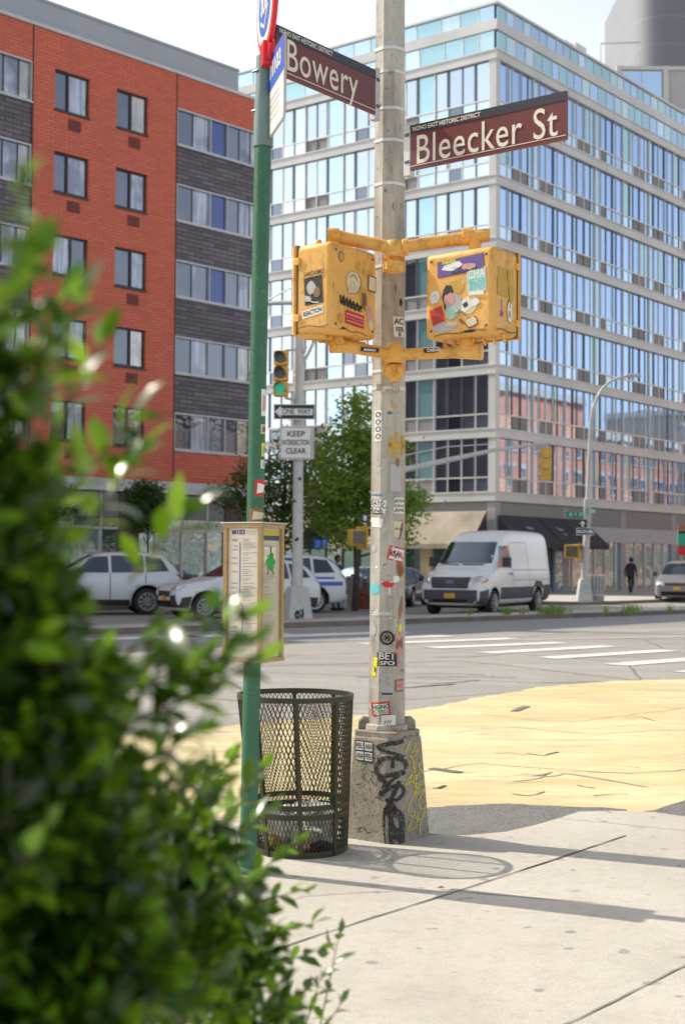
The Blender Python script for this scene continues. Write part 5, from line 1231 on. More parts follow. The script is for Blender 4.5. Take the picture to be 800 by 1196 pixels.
def dress(kind, t, F, part, glassm=cglass, lowtrim=True, light='w'):
    st = PROF[kind]['st']; 
    dims = {'suv': dict(ws=[(-.72, 1.20), (.72, 1.20), (.58, 1.60), (-.58, 1.60)], rw=[(-.66, 1.20), (.66, 1.20), (.55, 1.56), (-.55, 1.56)], sw=[[(.62, 1.14), (-.28, 1.14), (-.28, 1.58), (.16, 1.56)], [(-.36, 1.14), (-1.22, 1.15), (-1.22, 1.60), (-.36, 1.60)], [(-1.30, 1.16), (-1.92, 1.18), (-1.72, 1.54), (-1.30, 1.58)]], hl=[(.45, .80), (.80, .84), (.80, .95), (.50, .92)], gr=[(-.42, .64), (.42, .64), (.46, .80), (-.46, .80)], low=[(-.7, .34), (.7, .34), (.7, .54), (-.7, .54)], tl=[(.62, .84), (.84, .84), (.84, 1.10), (.66, 1.10)]),
            'minivan': dict(ws=[(-.78, 1.16), (.78, 1.16), (.62, 1.62), (-.62, 1.62)], rw=[(-.7, 1.18), (.7, 1.18), (.6, 1.58), (-.6, 1.58)], sw=[[(1.10, 1.14), (.15, 1.14), (.15, 1.62), (.62, 1.58)], [(.05, 1.14), (-1.0, 1.14), (-1.0, 1.64), (.05, 1.64)], [(-1.08, 1.14), (-2.1, 1.18), (-1.95, 1.56), (-1.08, 1.62)]], hl=[(.50, .70), (.86, .76), (.90, .94), (.56, .84)], gr=[(-.46, .70), (.46, .70), (.50, .82), (-.50, .82)], low=[(-.62, .30), (.62, .30), (.66, .46), (-.66, .46)], tl=[(.7, .9), (.9, .9), (.9, 1.1), (.72, 1.1)]),
            'sedan': dict(ws=[(-.70, 1.02), (.70, 1.02), (.54, 1.34), (-.54, 1.34)], rw=[(-.6, 1.08), (.6, 1.08), (.52, 1.32), (-.52, 1.32)], sw=[[(.50, .98), (-.35, .98), (-.35, 1.34), (.0, 1.33)], [(-.42, .98), (-1.4, 1.0), (-1.1, 1.30), (-.42, 1.34)]], hl=[(.48, .62), (.80, .66), (.80, .76), (.52, .72)], gr=[(-.44, .48), (.44, .48), (.48, .62), (-.48, .62)], low=[(-.6, .28), (.6, .28), (.62, .40), (-.62, .40)], tl=[(.6, .7), (.82, .7), (.82, .82), (.6, .82)])}[kind]
    part('windshield', [('front', dims['ws'], glassm)])
    part('rear_window', [('back', dims['rw'], glassm)])
    for s_ in ('left', 'right'):
        part('side_window', [(s_, q, glassm) for q in dims['sw']])
    hm = [(-x, z) for x, z in dims['hl']][::-1]
    part('headlight', [('front', dims['hl'], lampw)], lift=.006); part('headlight', [('front', hm, lampw)], lift=.006)
    part('grille', [('front', dims['gr'], trimd)], lift=.006); part('bumper_intake', [('front', dims['low'], under)], lift=.004)
    tm = [(-x, z) for x, z in dims['tl']][::-1]
    part('tail_light', [('back', dims['tl'], lampr)], lift=.006); part('tail_light', [('back', tm, lampr)], lift=.006)
    zt_ = .45 if kind != 'sedan' else .38
    part('licence_plate', [('front', [(-.16, zt_ + .08), (.16, zt_ + .08), (.16, zt_ + .21), (-.16, zt_ + .21)], plate_m)], lift=.02)
    for s_ in ('left', 'right'):
        sx = [(.20, .4), (.22, .4), (.22, 1.1), (.20, 1.1)] if kind == 'sedan' else [(-.33, .4), (-.31, .4), (-.31, 1.12), (-.33, 1.12)]
        part('door_seam', [(s_, sx, trimd), (s_, [(x + .95, z) for x, z in sx], trimd), (s_, [(x - .95, z) for x, z in sx], trimd)])
        part('sill', [(s_, [(PROF[kind]['ax'][1] + .46, .27), (PROF[kind]['ax'][0] - .46, .27), (PROF[kind]['ax'][0] - .46, .42), (PROF[kind]['ax'][1] + .46, .42)], trimd)])
    xm = PROF[kind]['sw_x'] if 'sw_x' in PROF[kind] else dims['sw'][0][0][0] - .12
    zm = dims['sw'][0][0][1] + .04
    mirror_pair(t, xm, PROF[kind]['W'] / 2 + .08, zm, trimd, .8)
def gp(u, v): return gnd(u, v)
# grey minivan cut by the right edge
mv, F, part, o = vehicle('minivan', 'minivan', 'silver grey minivan cut by the right edge of the picture', 'car', gp(812, 704) + V((0, 2.2, 0)), (-.33, -.945), paint('grey_paint', (.22, .21, .22))); dress('minivan', mv, F, part)
# white compact SUV facing left
sv, F, part, o = vehicle('suv', 'compact_suv', 'white compact SUV facing left beside the one way pole, front wheel near the timetable box', 'car', V((-2.95, 40.6, 0)), (-.88, -.475), paint('pearl_white', (.78, .79, .80)), .98); dress('suv', sv, F, part)
part('wheel_arch_trim', [(s_, q, trimd) for s_ in ('left', 'right') for q in ([(1.9, .30), (2.18, .36), (2.1, .62), (1.82, .66)], [(-.9, .26), (.98, .26), (.98, .52), (-.9, .52)], [(-2.15, .34), (-1.78, .28), (-1.76, .62), (-2.15, .60)])] + [('front', [(-.82, .34), (-.5, .34), (-.45, .66), (-.74, .70)], trimd), ('front', [(.5, .34), (.82, .34), (.74, .70), (.45, .66)], trimd)], lift=.004)
# police SUV
pc, F, part, o = vehicle('suv', 'patrol_car', 'white patrol SUV with blue side stripe, rear end showing right of the one way pole', 'patrol car', V((-2.45, 45.4, 0)), (-.975, -.22), paint('patrol_white', (.80, .82, .85)), 1.08); dress('suv', pc, F, part)
pb = pm('patrol_blue', (.05, .12, .55), .4)
for s_ in ('left', 'right'): part('side_stripe', [(s_, [(-2.15, .80), (1.9, .76), (1.9, .88), (-2.15, .92)], pb), (s_, [(-1.9, .99), (-1.3, .99), (-1.3, 1.05), (-1.9, 1.05)], pb)])
b = MB(); b.bb(-.5, -.2, -.55, .55, 1.74, 1.84, pm('light_bar', (.10, .12, .3), .2)); b.build('light_bar', pc, bevel=.02)
# big white SUV at left
bs, F, part, o = vehicle('suv', 'boxy_suv', 'silver white boxy SUV behind the hedge leaves at the left', 'car', V((-7.45, 42.9, 0)), (-.96, -.28), paint('silver_white', (.70, .72, .74)), 1.1); dress('suv', bs, F, part)
bl_, F, part, o = vehicle('sedan', 'blue_grey_sedan', 'blue grey sedan partly hidden by the hedge at the far left', 'car', V((-9.6, 39.6, 0)), (-.93, -.36), paint('blue_grey_paint', (.16, .19, .27)), 1.0); dress('sedan', bl_, F, part)
bk_, F, part, o = vehicle('sedan', 'black_sedan', 'black sedan parked beyond the corner pole, left of the white van', 'car', at(464, 690, 53) * 1, (-.25, -.97), paint('black_paint', (.012, .013, .016)), 1.0); bk_.location.z = 0; dress('sedan', bk_, F, part)
ss, F, part, o = vehicle('sedan', 'silver_sedan', 'silver sedan behind the sidewalk bins, roof showing left of the corner pole', 'car', at(430, 690, 60) * 1, (.5, -.87), paint('silver_paint', (.55, .57, .60)), 1.0); ss.location.z = 0; dress('sedan', ss, F, part)

# ------------------------------------------------------------------ mid signal pole on the island
galv = grimy('galvanised_steel', (.52, .52, .50), .5, .1, dirt=(.25, .24, .22), amount=.45, scale=4)
MPp = gnd(347, 729); MPp.z = .13
mp = thing('traffic_pole', 'pale steel traffic pole on the island with one way sign and traffic light', 'pole', MPp)
Ym = MPp.y
def mrel(u, v, dy=0.0): return at(u, v, Ym + dy) - MPp
b = MB(); zt_ = mrel(349, 300).z
b.path([(0, 0, .7), (0, 0, 3), (0, 0, zt_)], [.145, .135, .11], galv, 8); b.build('pole_shaft', mp, angle=20)
b = MB()
def sqr(w, z): return [V((a * w / 2, c_ * w / 2, z)) for a, c_ in ((-1, -1), (1, -1), (1, 1), (-1, 1))]
rotm = Matrix.Rotation(R(20), 3, 'Z')
b.ring_loft([[rotm @ p for p in sqr(.66, 0)], [rotm @ p for p in sqr(.48, .80)], [rotm @ p for p in sqr(.40, .84)]], galv)
b.build('pole_base', mp, angle=20, bevel=.02)
b = MB(); arm_z = mrel(330, 353).z
b.path([V((0, 0, arm_z)), V((-.5, .2, arm_z + .02)), V((-.95, .4, arm_z + .03))], [.07, .06, .055], galv, 8)
b.path([mrel(345, 440), mrel(360, 412, .1), mrel(372, 385, .3)], .055, galv, 8); b.path([mrel(347, 430), mrel(358, 405, -.1)], .03, galv, 6)
b.path([V((0, 0, arm_z + .5)), V((-.9, .4, arm_z + .1))], .02, galv, 6)
b.build('mast_arm', mp)
def signal_head(t_label, loc, rz, lit=2, scale=1.0, back=False, group=None, cat='traffic light'):
    t = thing('traffic_light', t_label, cat, loc, rz, group); t.scale = (scale,) * 3
    ys = pm('signal_head_yellow', (.72, .40, .06), .5, c2=(.55, .30, .05), scale=4)
    lens = {0: (.20, .03, .02), 1: (.20, .10, .02), 2: (.02, .12, .07)}
    for i in range(3):
        z = .33 - i * .33
        b = MB(); b.box((0, 0, z), (.30, .20, .315), ys); sec = b.build('housing', t, angle=30, bevel=.02)
        b = MB(); b.lathe([(.115, 0), (.115, .004)], (0, -.104, z), (mdark if i != lit else glow), 20, True, Matrix.Rotation(PI / 2, 3, 'X')); b.build('lens', sec, angle=0)
        b = MB(); n_ = 14; r = .125; A = []; B_ = []
        for j in range(n_ + 1):
            a = R(-35) + R(250) * j / n_; A.append(V((r * math.cos(a), -.10, z + r * math.sin(a)))); B_.append(V((r * math.cos(a), -.10 - .20 * (.55 + .45 * max(0, math.sin(a))), z + r * math.sin(a) * .98)))
        for j in range(n_): b.face([A[j], A[j + 1], B_[j + 1], B_[j]], ys); b.face([p * 1.0 + V((0, 0, -.004)) for p in (A[j], A[j + 1], B_[j + 1], B_[j])], mdark)
        b.build('visor', sec, angle=60)
    return t
glow = NT('lit_green'); glow.base((.0, .25, .15), .3); glow.b.inputs['Emission Color'].default_value = (.03, .55, .33, 1); glow.b.inputs['Emission Strength'].default_value = .45; glow = glow.mat
tl_ = mrel(329, 438) + MPp
signal_head('yellow traffic light showing green, hung left of the pale steel pole', tl_ + V((0, -.25, 0)), R(-8), 2, 1.22)
b = MB(); b.path([tl_ - MPp + V((.1, -.15, .62)), V((-.05, -.05, tl_.z - MPp.z + .66))], .035, galv, 6); b.path([tl_ - MPp + V((.1, -.15, -.62)), V((-.05, -.05, tl_.z - MPp.z - .66))], .035, galv, 6); b.build('bracket', mp)
def panel_sign(name, label, cat, c, w, h, rz=0.0, face=sg_wht, edge=None, depth=.03, items=(), group=None, back=None):
    t = thing(name, label, cat, c, rz, group)
    b = MB(); b.box((0, 0, 0), (w, depth, h), face); b.build('panel', t, angle=0)
    b = MB(); y = -depth / 2
    for it in items:
        y -= .002
        if it[0] == 'q': _, x0, z0, x1, z1, m_ = it; b.face([(x0, y, z0), (x1, y, z0), (x1, y, z1), (x0, y, z1)], m_)
        elif it[0] == 'p': b.face([(x, y, z) for x, z in it[1]], it[2])
        elif it[0] == 't':
            _, s_, size, x, z, m_, width = it; vs, fs = text2d(s_, size, size * .02, 1.0, 'CENTER', 3); k_ = width / (max(v[0] for v in vs) - min(v[0] for v in vs)); b.add([V((v[0] * k_ + x, y, v[1] + z)) for v in vs], fs, m_)
    if b.f: b.build('lettering', t, angle=0)
    if back: bb_ = MB(); bb_.box((.05, depth / 2 + .08, 0), (w * .98, .14, h * .96), back); bb_.build('bracket', t, angle=0)
    return t
ow = mrel(344, 482) + MPp; w_, h_ = 1.06, .40
panel_sign('one_way_sign', 'black one way sign with white arrow pointing left, on the pale steel pole', 'road sign', ow + V((0, -.22, 0)), w_, h_, 0, sg_wht, None, .02,
           [('q', -w_ / 2 + .02, -h_ / 2 + .02, w_ / 2 - .02, h_ / 2 - .02, s_ink), ('p', [(-.50, 0), (-.34, .15), (-.34, .085), (.48, .085), (.48, -.085), (-.34, -.085), (-.34, -.15)], sg_wht), ('t', 'ONE  WAY', .19, .06, 0, s_ink, .74)])
kc = mrel(347, 518) + MPp
panel_sign('keep_clear_sign', 'white sign reading keep intersection clear below the one way sign', 'road sign', kc + V((-.02, -.24, 0)), .84, .86, R(-4), sg_wht, None, .02,
           [('q', -.40, -.41, .40, .41, s_ink), ('q', -.385, -.395, .385, .395, sg_wht), ('t', 'KEEP', .20, 0, .22, s_ink, .46), ('t', 'INTERSECTION', .19, 0, 0, s_ink, .70), ('t', 'CLEAR', .20, 0, -.22, s_ink, .52)], back=sg_gr)
b = MB()
for (u, v, r) in ((348, 715, .14), (350, 560, .05), (344, 586, .03), (347, 630, .05)):
    p = mrel(u, v); rr = random.Random(u); q = [(p.x + rr.uniform(-r, r), p.z + rr.uniform(-r, r)) for _ in range(9)]
    b.ribbon(dense(q, 3), .03, lambda x, z: V((x, -.36 if v > 700 else -.15, z)), s_blu if v == 560 else s_blk)
b.build('spray_tag', mp, angle=0)

# ------------------------------------------------------------------ street lamp at right
SL = gnd(682, 706); SL.z = 0.0; Ys = SL.y
lamp = thing('street_lamp', 'tall pale street lamp with curved arm, right of the white van', 'street lamp', SL)
def srel(u, v, dy=0.0): return at(u, v, Ys + dy) - SL
b = MB(); z1 = srel(693, 495).z
top = srel(690, 495); b.path([(0, 0, .8), srel(685, 620) , top], [.16, .13, .085], galv, 10)
arc = [(690, 495), (692, 478), (697, 464), (704, 453), (713, 445), (724, 441), (736, 439)]
b.path([srel(*p) for p in arc], [.075, .07, .065, .06, .055, .05, .045], galv, 8); b.build('pole_shaft', lamp)
hp = srel(739, 438.5); b = MB(); b.box(hp, (.62, .26, .13), galv); b.build('lamp_head', lamp, bevel=.05, seg=3)
b = MB(); b.ring_loft([sqr(.62, .13), sqr(.40, .95), sqr(.30, 1.02)], galv); b.build('pole_base', lamp, bevel=.03)
b = MB(); b.box(srel(687, 597) + V((-.05, -.1, 0)), (.28, .16, .95), galv); b.build('control_box', lamp, bevel=.02)
lb = srel(694, 690); lb.z = 0
sgreen = pm('sign_green', (.02, .33, .22), .5)
c = srel(674, 601) + SL; t = panel_sign('green_street_sign', 'green street name sign on the left of the street lamp', 'street sign', c, .92, .24, R(-20), sgreen, None, .03, [('t', 'E 1 ST', .19, 0, 0, sg_wht, .62)])
c = srel(690.5, 597) + SL; t = panel_sign('green_street_sign', 'short green sign crossing behind the street lamp top right', 'street sign', c, .70, .22, R(50), sgreen, None, .03, [('t', 'BOWERY', .16, 0, 0, sg_wht, .55)])
c = srel(679, 612) + SL; panel_sign('turn_sign', 'small square black and white turn sign above the arrow sign', 'road sign', c + V((0, -.2, 0)), .34, .34, 0, s_ink, None, .02, [('p', [(-.12, 0), (0, .12), (.12, 0), (.04, 0), (.04, -.12), (-.04, -.12), (-.04, 0)], sg_wht)])
c = srel(682, 621) + SL; panel_sign('one_way_sign', 'small black one way sign with white arrow pointing right, on the street lamp', 'road sign', c + V((0, -.25, 0)), .70, .28, 0, sg_wht, None, .02, [('q', -.33, -.12, .33, .12, s_ink), ('p', [(.31, 0), (.20, .10), (.20, .055), (-.31, .055), (-.31, -.055), (.20, -.055), (.20, -.10)], sg_wht), ('t', 'ONE WAY', .11, -.05, 0, s_ink, .42)])
def ped_small(c, rz, label, sc=1.0):
    t = thing('walk_signal', label, 'pedestrian signal', c, rz); t.scale = (sc,) * 3
    ys = pm('ped_yellow', (.66, .40, .05), .5)
    b = MB(); b.box((0, 0, 0), (.46, .22, .46), ys); b.build('housing', t, angle=0, bevel=.03)
    b = MB(); b.box((0, -.115, 0), (.38, .02, .38), mdark); b.build('screen', t, angle=0)
    b = MB()
    for k_ in range(5): b.box((0, -.15, -.16 + k_ * .08), (.40, .06, .01), ys)
    b.box((.26, 0, 0), (.05, .3, .6), ys); b.build('visor', t, angle=0)
ped_small(srel(667, 644) + SL, R(-10), 'yellow framed walk signal low on the street lamp', 1.15)
b = MB(); p = srel(675, 644); b.path([p + V((-.2, 0, .25)), (.02, 0, p.z + .25)], .04, yl, 6); b.path([p + V((-.2, 0, -.25)), (.02, 0, p.z - .25)], .04, yl, 6); b.build('bracket', lamp)
# wire basket by the lamp
def bin_simple(loc, label, r=.28, h=.95, mat=mull):
    t = thing('litter_basket', label, 'litter basket', loc)
    b = MB(); b.lathe([(r * .82, 0.02), (r, h)], (0, 0, 0), pm('bin_inside', (.22, .22, .22), .7, c2=(.40, .40, .4), scale=8), 20, False); b.build('mesh', t)
    b = MB()
    for z in (.05, h * .33, h): rr_ = r * (.82 + .18 * z / h) + .012; b.lathe([(rr_, z - .025), (rr_, z + .025)], (0, 0, 0), mat, 20, False)
    for i in range(16):
        a = 2 * PI * i / 16; d = V((math.cos(a), math.sin(a), 0)); b.path([d * r * .84 + V((0, 0, .03)), d * (r + .01) + V((0, 0, h))], .012, mat, 4)
    b.build('rib', t); return t
bin_simple(V((lb.x, lb.y, 0)) + SL + V((.12, .4, 0)), 'grey slatted litter basket against the foot of the street lamp', .36, 1.15)
# mast arm with traffic light reaching right from a pole behind the corner pole
HP = gnd(452, 726); HP.z = .13; Yh = HP.y
hp_ = thing('mast_arm_pole', 'steel pole behind the sticker covered pole with a long arm reaching right', 'pole', HP)
def hrel(u, v, dy=0.0): return at(u, v, Yh + dy) - HP
b = MB(); b.path([(0, 0, 0), (0, 0, hrel(452, 520).z)], [.15, .10], galv, 10); b.build('pole_shaft', hp_)
b = MB(); b.path([hrel(452, 553), hrel(520, 538, 3), hrel(580, 525, 6), hrel(641, 517, 9)], [.09, .08, .06, .045], galv, 8); b.path([hrel(452, 536), hrel(520, 522, 3), hrel(575, 518.5, 6)], [.02, .02, .02], galv, 6); b.build('mast_arm', hp_)
signal_head('yellow traffic light hanging at the end of the long mast arm', hrel(637, 542, 9) + HP, R(200), 9, 1.15)
b = MB(); b.path([hrel(638, 517, 9), hrel(638, 530, 9)], .04, galv, 6); b.build('hanger', hp_)
ped_small(hrel(416, 628) + HP + V((0, -.1, 0)), R(35), 'orange walk signal left of the sticker covered pole, under the street tree', 1.0)
b = MB(); p = hrel(416, 628); b.path([p + V((0, 0, .27)), (0, 0, p.z + .27)], .035, yl, 6); b.path([p + V((0, 0, -.27)), (0, 0, p.z - .27)], .035, yl, 6); b.build('bracket', hp_)
panel_sign('small_black_sign', 'tiny black plate with a white mark left of the sticker covered pole', 'sign', hrel(426, 605) + HP, .22, .24, 0, s_ink, None, .03, [('q', -.04, -.07, .05, .07, sg_wht)])
# things cut by the right edge
EP = gnd(804, 702); EP.z = 0; ep = thing('signal_post', 'thin post with an orange sign and small signals at the right edge', 'pole', EP)
b = MB(); b.path([(0, 0, 0), (0, 0, 5.2)], .08, galv, 8); b.build('pole_shaft', ep)
for v, m_, h_ in ((618, s_rust, .5), (629, sgreen, .8), (643, lampr, .5)):
    p = at(797, v, EP.y) - EP; b = MB(); b.box(p, (.45, .12, h_ * .8), m_); b.build('sign_panel', ep, angle=0, bevel=.02)

# ------------------------------------------------------------------ bins and people on the far side
DB = gnd(424, 711); DB.z = 0
bin_simple(DB + V((-.28, 0, 0)), 'pale steel bin beside the standing person, left of the pair', .30, 1.1, galv)
t = thing('grey_dustbin', 'grey ribbed dustbin with a domed lid, right of the pair beside the standing person', 'dustbin', DB + V((.33, 0, 0)))
dg_ = pm('dustbin_grey', (.30, .31, .33), .4, .3)
b = MB(); b.lathe([(.27, 0), (.31, .85), (.33, .86), (.33, .92)], (0, 0, 0), dg_, 24)
for i in range(20):
    a = 2 * PI * i / 20; d = V((math.cos(a), math.sin(a), 0)); b.path([d * .28 + V((0, 0, .05)), d * .315 + V((0, 0, .82))], .015, dg_, 4)
b.build('body', t); b = MB(); b.lathe([(.34, .92), (.33, .98), (.22, 1.10), (.05, 1.14)], (0, 0, 0), dg_, 24); b.build('lid', t)
hy = thing('fire_hydrant', 'small rust red fire hydrant between the two bins', 'hydrant', DB + V((-.02, -.45, 0)))
b = MB(); hm_ = pm('hydrant_red', (.35, .07, .03), .5); b.lathe([(.14, 0), (.14, .06), (.10, .08), (.10, .5), (.13, .52), (.13, .58), (.08, .68), (.03, .72)], (0, 0, 0), hm_, 16); b.build('barrel', hy)
b = MB(); b.tube((-.18, 0, .4), (.18, 0, .4), .05, hm_); b.tube((0, -.18, .38), (0, 0, .38), .06, hm_); b.build('outlet', hy)
b = MB(); b.box((.0, 0, .45), (.55, .45, .9), galv); o = b.build('newspaper_box', None, bevel=.02); o.location = DB + V((-.95, .4, 0)); tag(o, 'low pale metal box behind the standing person near the bins', 'box')

def person(name_, label, loc, rz, J, tops, legs, skinm, hairm, shoe, coat=None, scale=1.0):
    """J: joints dict (local, facing -y). continuous skin-modifier body"""
    t = thing('person', label, 'person', loc, rz); t.scale = (scale,) * 3
    names = list(J['p'].keys()); idx = {n_: i for i, n_ in enumerate(names)}
    me = bpy.data.meshes.new('body'); me.from_pydata([J['p'][n_][:3] for n_ in names], [(idx[a], idx[c_]) for a, c_ in J['e']], [])
    o = bpy.data.objects.new('body', me); C.objects.link(o); sk = o.modifiers.new('k', 'SKIN'); sk.use_smooth_shade = True
    for n_ in names: r = J['p'][n_][3]; me.skin_vertices[0].data[idx[n_]].radius = (r, r * (.75 if n_ in ('chest', 'belly', 'pelvis', 'neck0') else 1))
    for n_ in names: me.skin_vertices[0].data[idx[n_]].use_root = (n_ == 'pelvis')
    ss_ = o.modifiers.new('s', 'SUBSURF'); ss_.levels = 2; ss_.render_levels = 2
    m2 = evalmesh(o); o.modifiers.clear(); o.data = m2; o.parent = t; m2.materials.clear()
    for m_ in (tops, legs, skinm, shoe): m2.materials.append(m_)
    hand = [V(J['p'][n_][:3]) for n_ in names if n_.startswith('hand')]
    for p in m2.polygons:
        c_ = p.center; p.use_smooth = True
        if c_.z < .09: k_ = 3
        elif c_.z < J['waist'] and min((c_ - h_).length for h_ in hand) > .12: k_ = 1
        elif c_.z > J['neck'] or min((c_ - h_).length for h_ in hand) < .085: k_ = 2
        else: k_ = 0
        p.material_index = k_
    # head details and fingers join the body mesh
    hd = V(J['p']['head'][:3])
    b = MB()
    for s_ in (-1, 1):
        b.lathe([(.003, 0), (.014, .006), (.003, .012)], hd + V((s_ * .033, -.098, .0)), s_blk, 8, True, Matrix.Rotation(PI / 2, 3, 'X'))
        b.lathe([(.012, 0), (.026, .01), (.012, .02)], hd + V((s_ * .088, 0, -.01)), skinm, 8, True, Matrix.Rotation(PI / 2, 3, 'Y'))
    b.path([hd + V((0, -.09, .01)), hd + V((0, -.118, -.03)), hd + V((0, -.098, -.04))], [.008, .016, .010], skinm, 6)
    b.box(hd + V((0, -.096, -.065)), (.045, .01, .010), s_rust); b.build('face', t)
    b = MB()
    for n_ in names:
        if n_.startswith('hand'):
            h_ = V(J['p'][n_][:3]); sgn = 1 if h_.x > 0 else -1
            for i, (l_, yy) in enumerate(((.072, -.032), (.082, -.011), (.078, .011), (.06, .031))):
                b.path([h_ + V((0, yy, -.03)), h_ + V((0, yy, -.05 - l_ * .5)), h_ + V((-sgn * .02, yy, -.05 - l_))], [.010, .009, .007], skinm, 6)
            b.path([h_ + V((0, -.03, .0)), h_ + V((-sgn * .01, -.058, -.03)), h_ + V((-sgn * .02, -.06, -.06))], [.012, .011, .008], skinm, 6)
    b.build('finger', t)
    bm = bmesh.new(); bmesh.ops.create_icosphere(bm, subdivisions=3, radius=1)
    for v in list(bm.verts):
        v.co = V((v.co.x * .102, v.co.y * .118 + .012, v.co.z * .125 + .02))
    bmesh.ops.delete(bm, geom=[v for v in bm.verts if v.co.y < -.055 and v.co.z < .075 or v.co.z < -.08], context='VERTS')
    hm2 = bpy.data.meshes.new('hair'); bm.to_mesh(hm2); bm.free(); hm2.materials.append(hairm)
    for p in hm2.polygons: p.use_smooth = True
    ho = bpy.data.objects.new('hair', hm2); C.objects.link(ho); ho.parent = t; ho.location = hd
    b = MB()
    for n_ in names:
        if n_.startswith('toe'):
            f = V(J['p'][n_][:3]); b.box((f.x, f.y + .07, .045), (.10, .28, .09), shoe, taper=.85)
    b.build('shoe', t, bevel=.02)
    if coat:
        z0, z1, r0, r1, m_ = coat; b = MB()
        b.ring_loft([[V((r * 1.15 * math.cos(a), r * .85 * math.sin(a) + .01, z)) for a in [2 * PI * i / 24 for i in range(24)]] for r, z in ((r0, z0), ((r0 + r1) / 2 * .97, (z0 + z1) / 2), (r1, z1))], m_, False); b.build('jacket', t)
    return t
def joints(stride, lean=0.0, armbend=0.0, splay=.0):
    p = dict(pelvis=(0, 0, .95, .155), belly=(0, -.02 - lean * .2, 1.10, .145), chest=(0, -.02 - lean * .55, 1.32, .165), neck0=(0, -.02 - lean * .8, 1.46, .10), neck1=(0, -.03 - lean, 1.53, .058), head=(0, -.045 - lean * 1.1, 1.64, .092), crown=(0, -.045 - lean * 1.1, 1.71, .075))
    e = [('pelvis', 'belly'), ('belly', 'chest'), ('chest', 'neck0'), ('neck0', 'neck1'), ('neck1', 'head'), ('head', 'crown')]
    for s_, nm in ((-1, 'R'), (1, 'L')):
        k_ = stride * s_
        p['hip' + nm] = (s_ * .095, 0, .88, .098); p['knee' + nm] = (s_ * (.10 + splay), -abs(k_) * .25 - k_ * .35, .50, .066); p['ankle' + nm] = (s_ * (.105 + splay), -k_ * .9, .09 + (.05 if k_ < 0 else 0), .042); p['toe' + nm] = (s_ * (.11 + splay), -k_ * .9 - .13, .045 + (.0 if k_ >= 0 else .0), .038)
        p['sho' + nm] = (s_ * .185, -.02 - lean * .7, 1.40, .072); p['elb' + nm] = (s_ * .245, .03 + k_ * .35 - lean * .5, 1.13, .048); p['wri' + nm] = (s_ * (.225), -.06 + k_ * .8 - armbend, .90 + armbend * .6, .034); p['hand' + nm] = (s_ * .225, -.075 + k_ * .9 - armbend * 1.1, .83 + armbend * .7, .036)
        e += [('pelvis', 'hip' + nm), ('hip' + nm, 'knee' + nm), ('knee' + nm, 'ankle' + nm), ('ankle' + nm, 'toe' + nm), ('chest', 'sho' + nm), ('sho' + nm, 'elb' + nm), ('elb' + nm, 'wri' + nm), ('wri' + nm, 'hand' + nm)]
    return dict(p=p, e=e, waist=.92, neck=1.49)
blkc = pm('black_cloth', (.022, .022, .026), .9, c2=(.05, .05, .055), scale=6); darkc = pm('dark_cloth', (.02, .022, .03), .9, c2=(.03, .03, .04), scale=6)
skn = pm('skin_tone', (.36, .19, .12), .6); skn2 = pm('skin_deep', (.18, .10, .065), .6); hr_ = pm('dark_hair', (.03, .018, .012), .8); shg = pm('pale_shoe', (.42, .42, .42), .7)
pp_ = gnd(736, 697.5); pp_.z = .13
person('person', 'person in black jacket and trousers walking on the far pavement right of the lamp', pp_, R(150), joints(.24, .05), blkc, blkc, skn2, hr_, shg, (.86, 1.42, .185, .17, blkc))
pp_ = gnd(392, 713); pp_.z = 0
person('person', 'person in dark clothes standing beside the patrol car and the bins', pp_, R(60), joints(.05, .03, .12), darkc, blkc, skn, hr_, blkc, (.80, 1.42, .19, .165, darkc), 1.04)
# hoods / bag
# ------------------------------------------------------------------ trees
bark = pm('bark', (.10, .08, .06), .9, c2=(.05, .04, .03), scale=8, bump=.5)
def tree(label, loc, h, blobs, n, ls, mat, trunk=.12, name='street_tree', dens=.55):
    t = thing(name, label, 'tree', loc, 0, 'street trees by the shops')
    b = MB(); z0 = min(c_[2] for c_, r_ in blobs) 
    b.path([(0, 0, 0), (.05, .05, z0 * .5), (0, 0, z0 + .3), (.1, 0, h * .8)], [trunk, trunk * .85, trunk * .6, trunk * .2], bark, 8)
    for c_, r_ in blobs[1:]:
        s_ = V((0, 0, min(z0, c_[2] * .7) + .1)); b.path([s_, s_.lerp(V(c_), .5) + V((0, 0, -.1)), V(c_)], [trunk * .45, trunk * .3, trunk * .08], bark, 6)
    b.build('trunk', t)
    b = MB(); tot = sum(r_ ** 2 for _, r_ in blobs)
    vs, fs = [], []
    for c_, r_ in blobs:
        cl = []
        nc = max(6, int(n * r_ ** 2 / tot / 14))
        for _ in range(nc):
            d = V((random.gauss(0, 1), random.gauss(0, 1), random.gauss(0, 1))).normalized(); q = V(c_) + d * r_ * random.uniform(.5, 1.08) ; q.z = V(c_).z + (q.z - c_[2]) * .85
            for _ in range(14):
                p = q + V((random.gauss(0, 1), random.gauss(0, 1), random.gauss(0, .7))) * ls * 1.9
                a = V((random.gauss(0, 1), random.gauss(0, 1), random.gauss(0, .6))).normalized(); u = a.cross(V((random.gauss(0, 1), random.gauss(0, 1), random.gauss(0, 1)))).normalized(); s_ = ls * random.uniform(.5, 1.1)
                o_ = len(vs); vs += [p - a * s_, p + u * s_ * .42, p + a * s_, p - u * s_ * .42]; fs.append([o_, o_ + 1, o_ + 2, o_ + 3])
    b.add(vs, fs, mat); b.build('crown', t, angle=0); return t
lf_d = leafmat('leaf_dark', (.06, .13, .025), (.11, .20, .035), (.22, .38, .04), .5, .25, 1.0); lf_l = leafmat('leaf_light', (.14, .26, .03), (.25, .37, .06), (.46, .62, .08), .45, .42, 1.0)
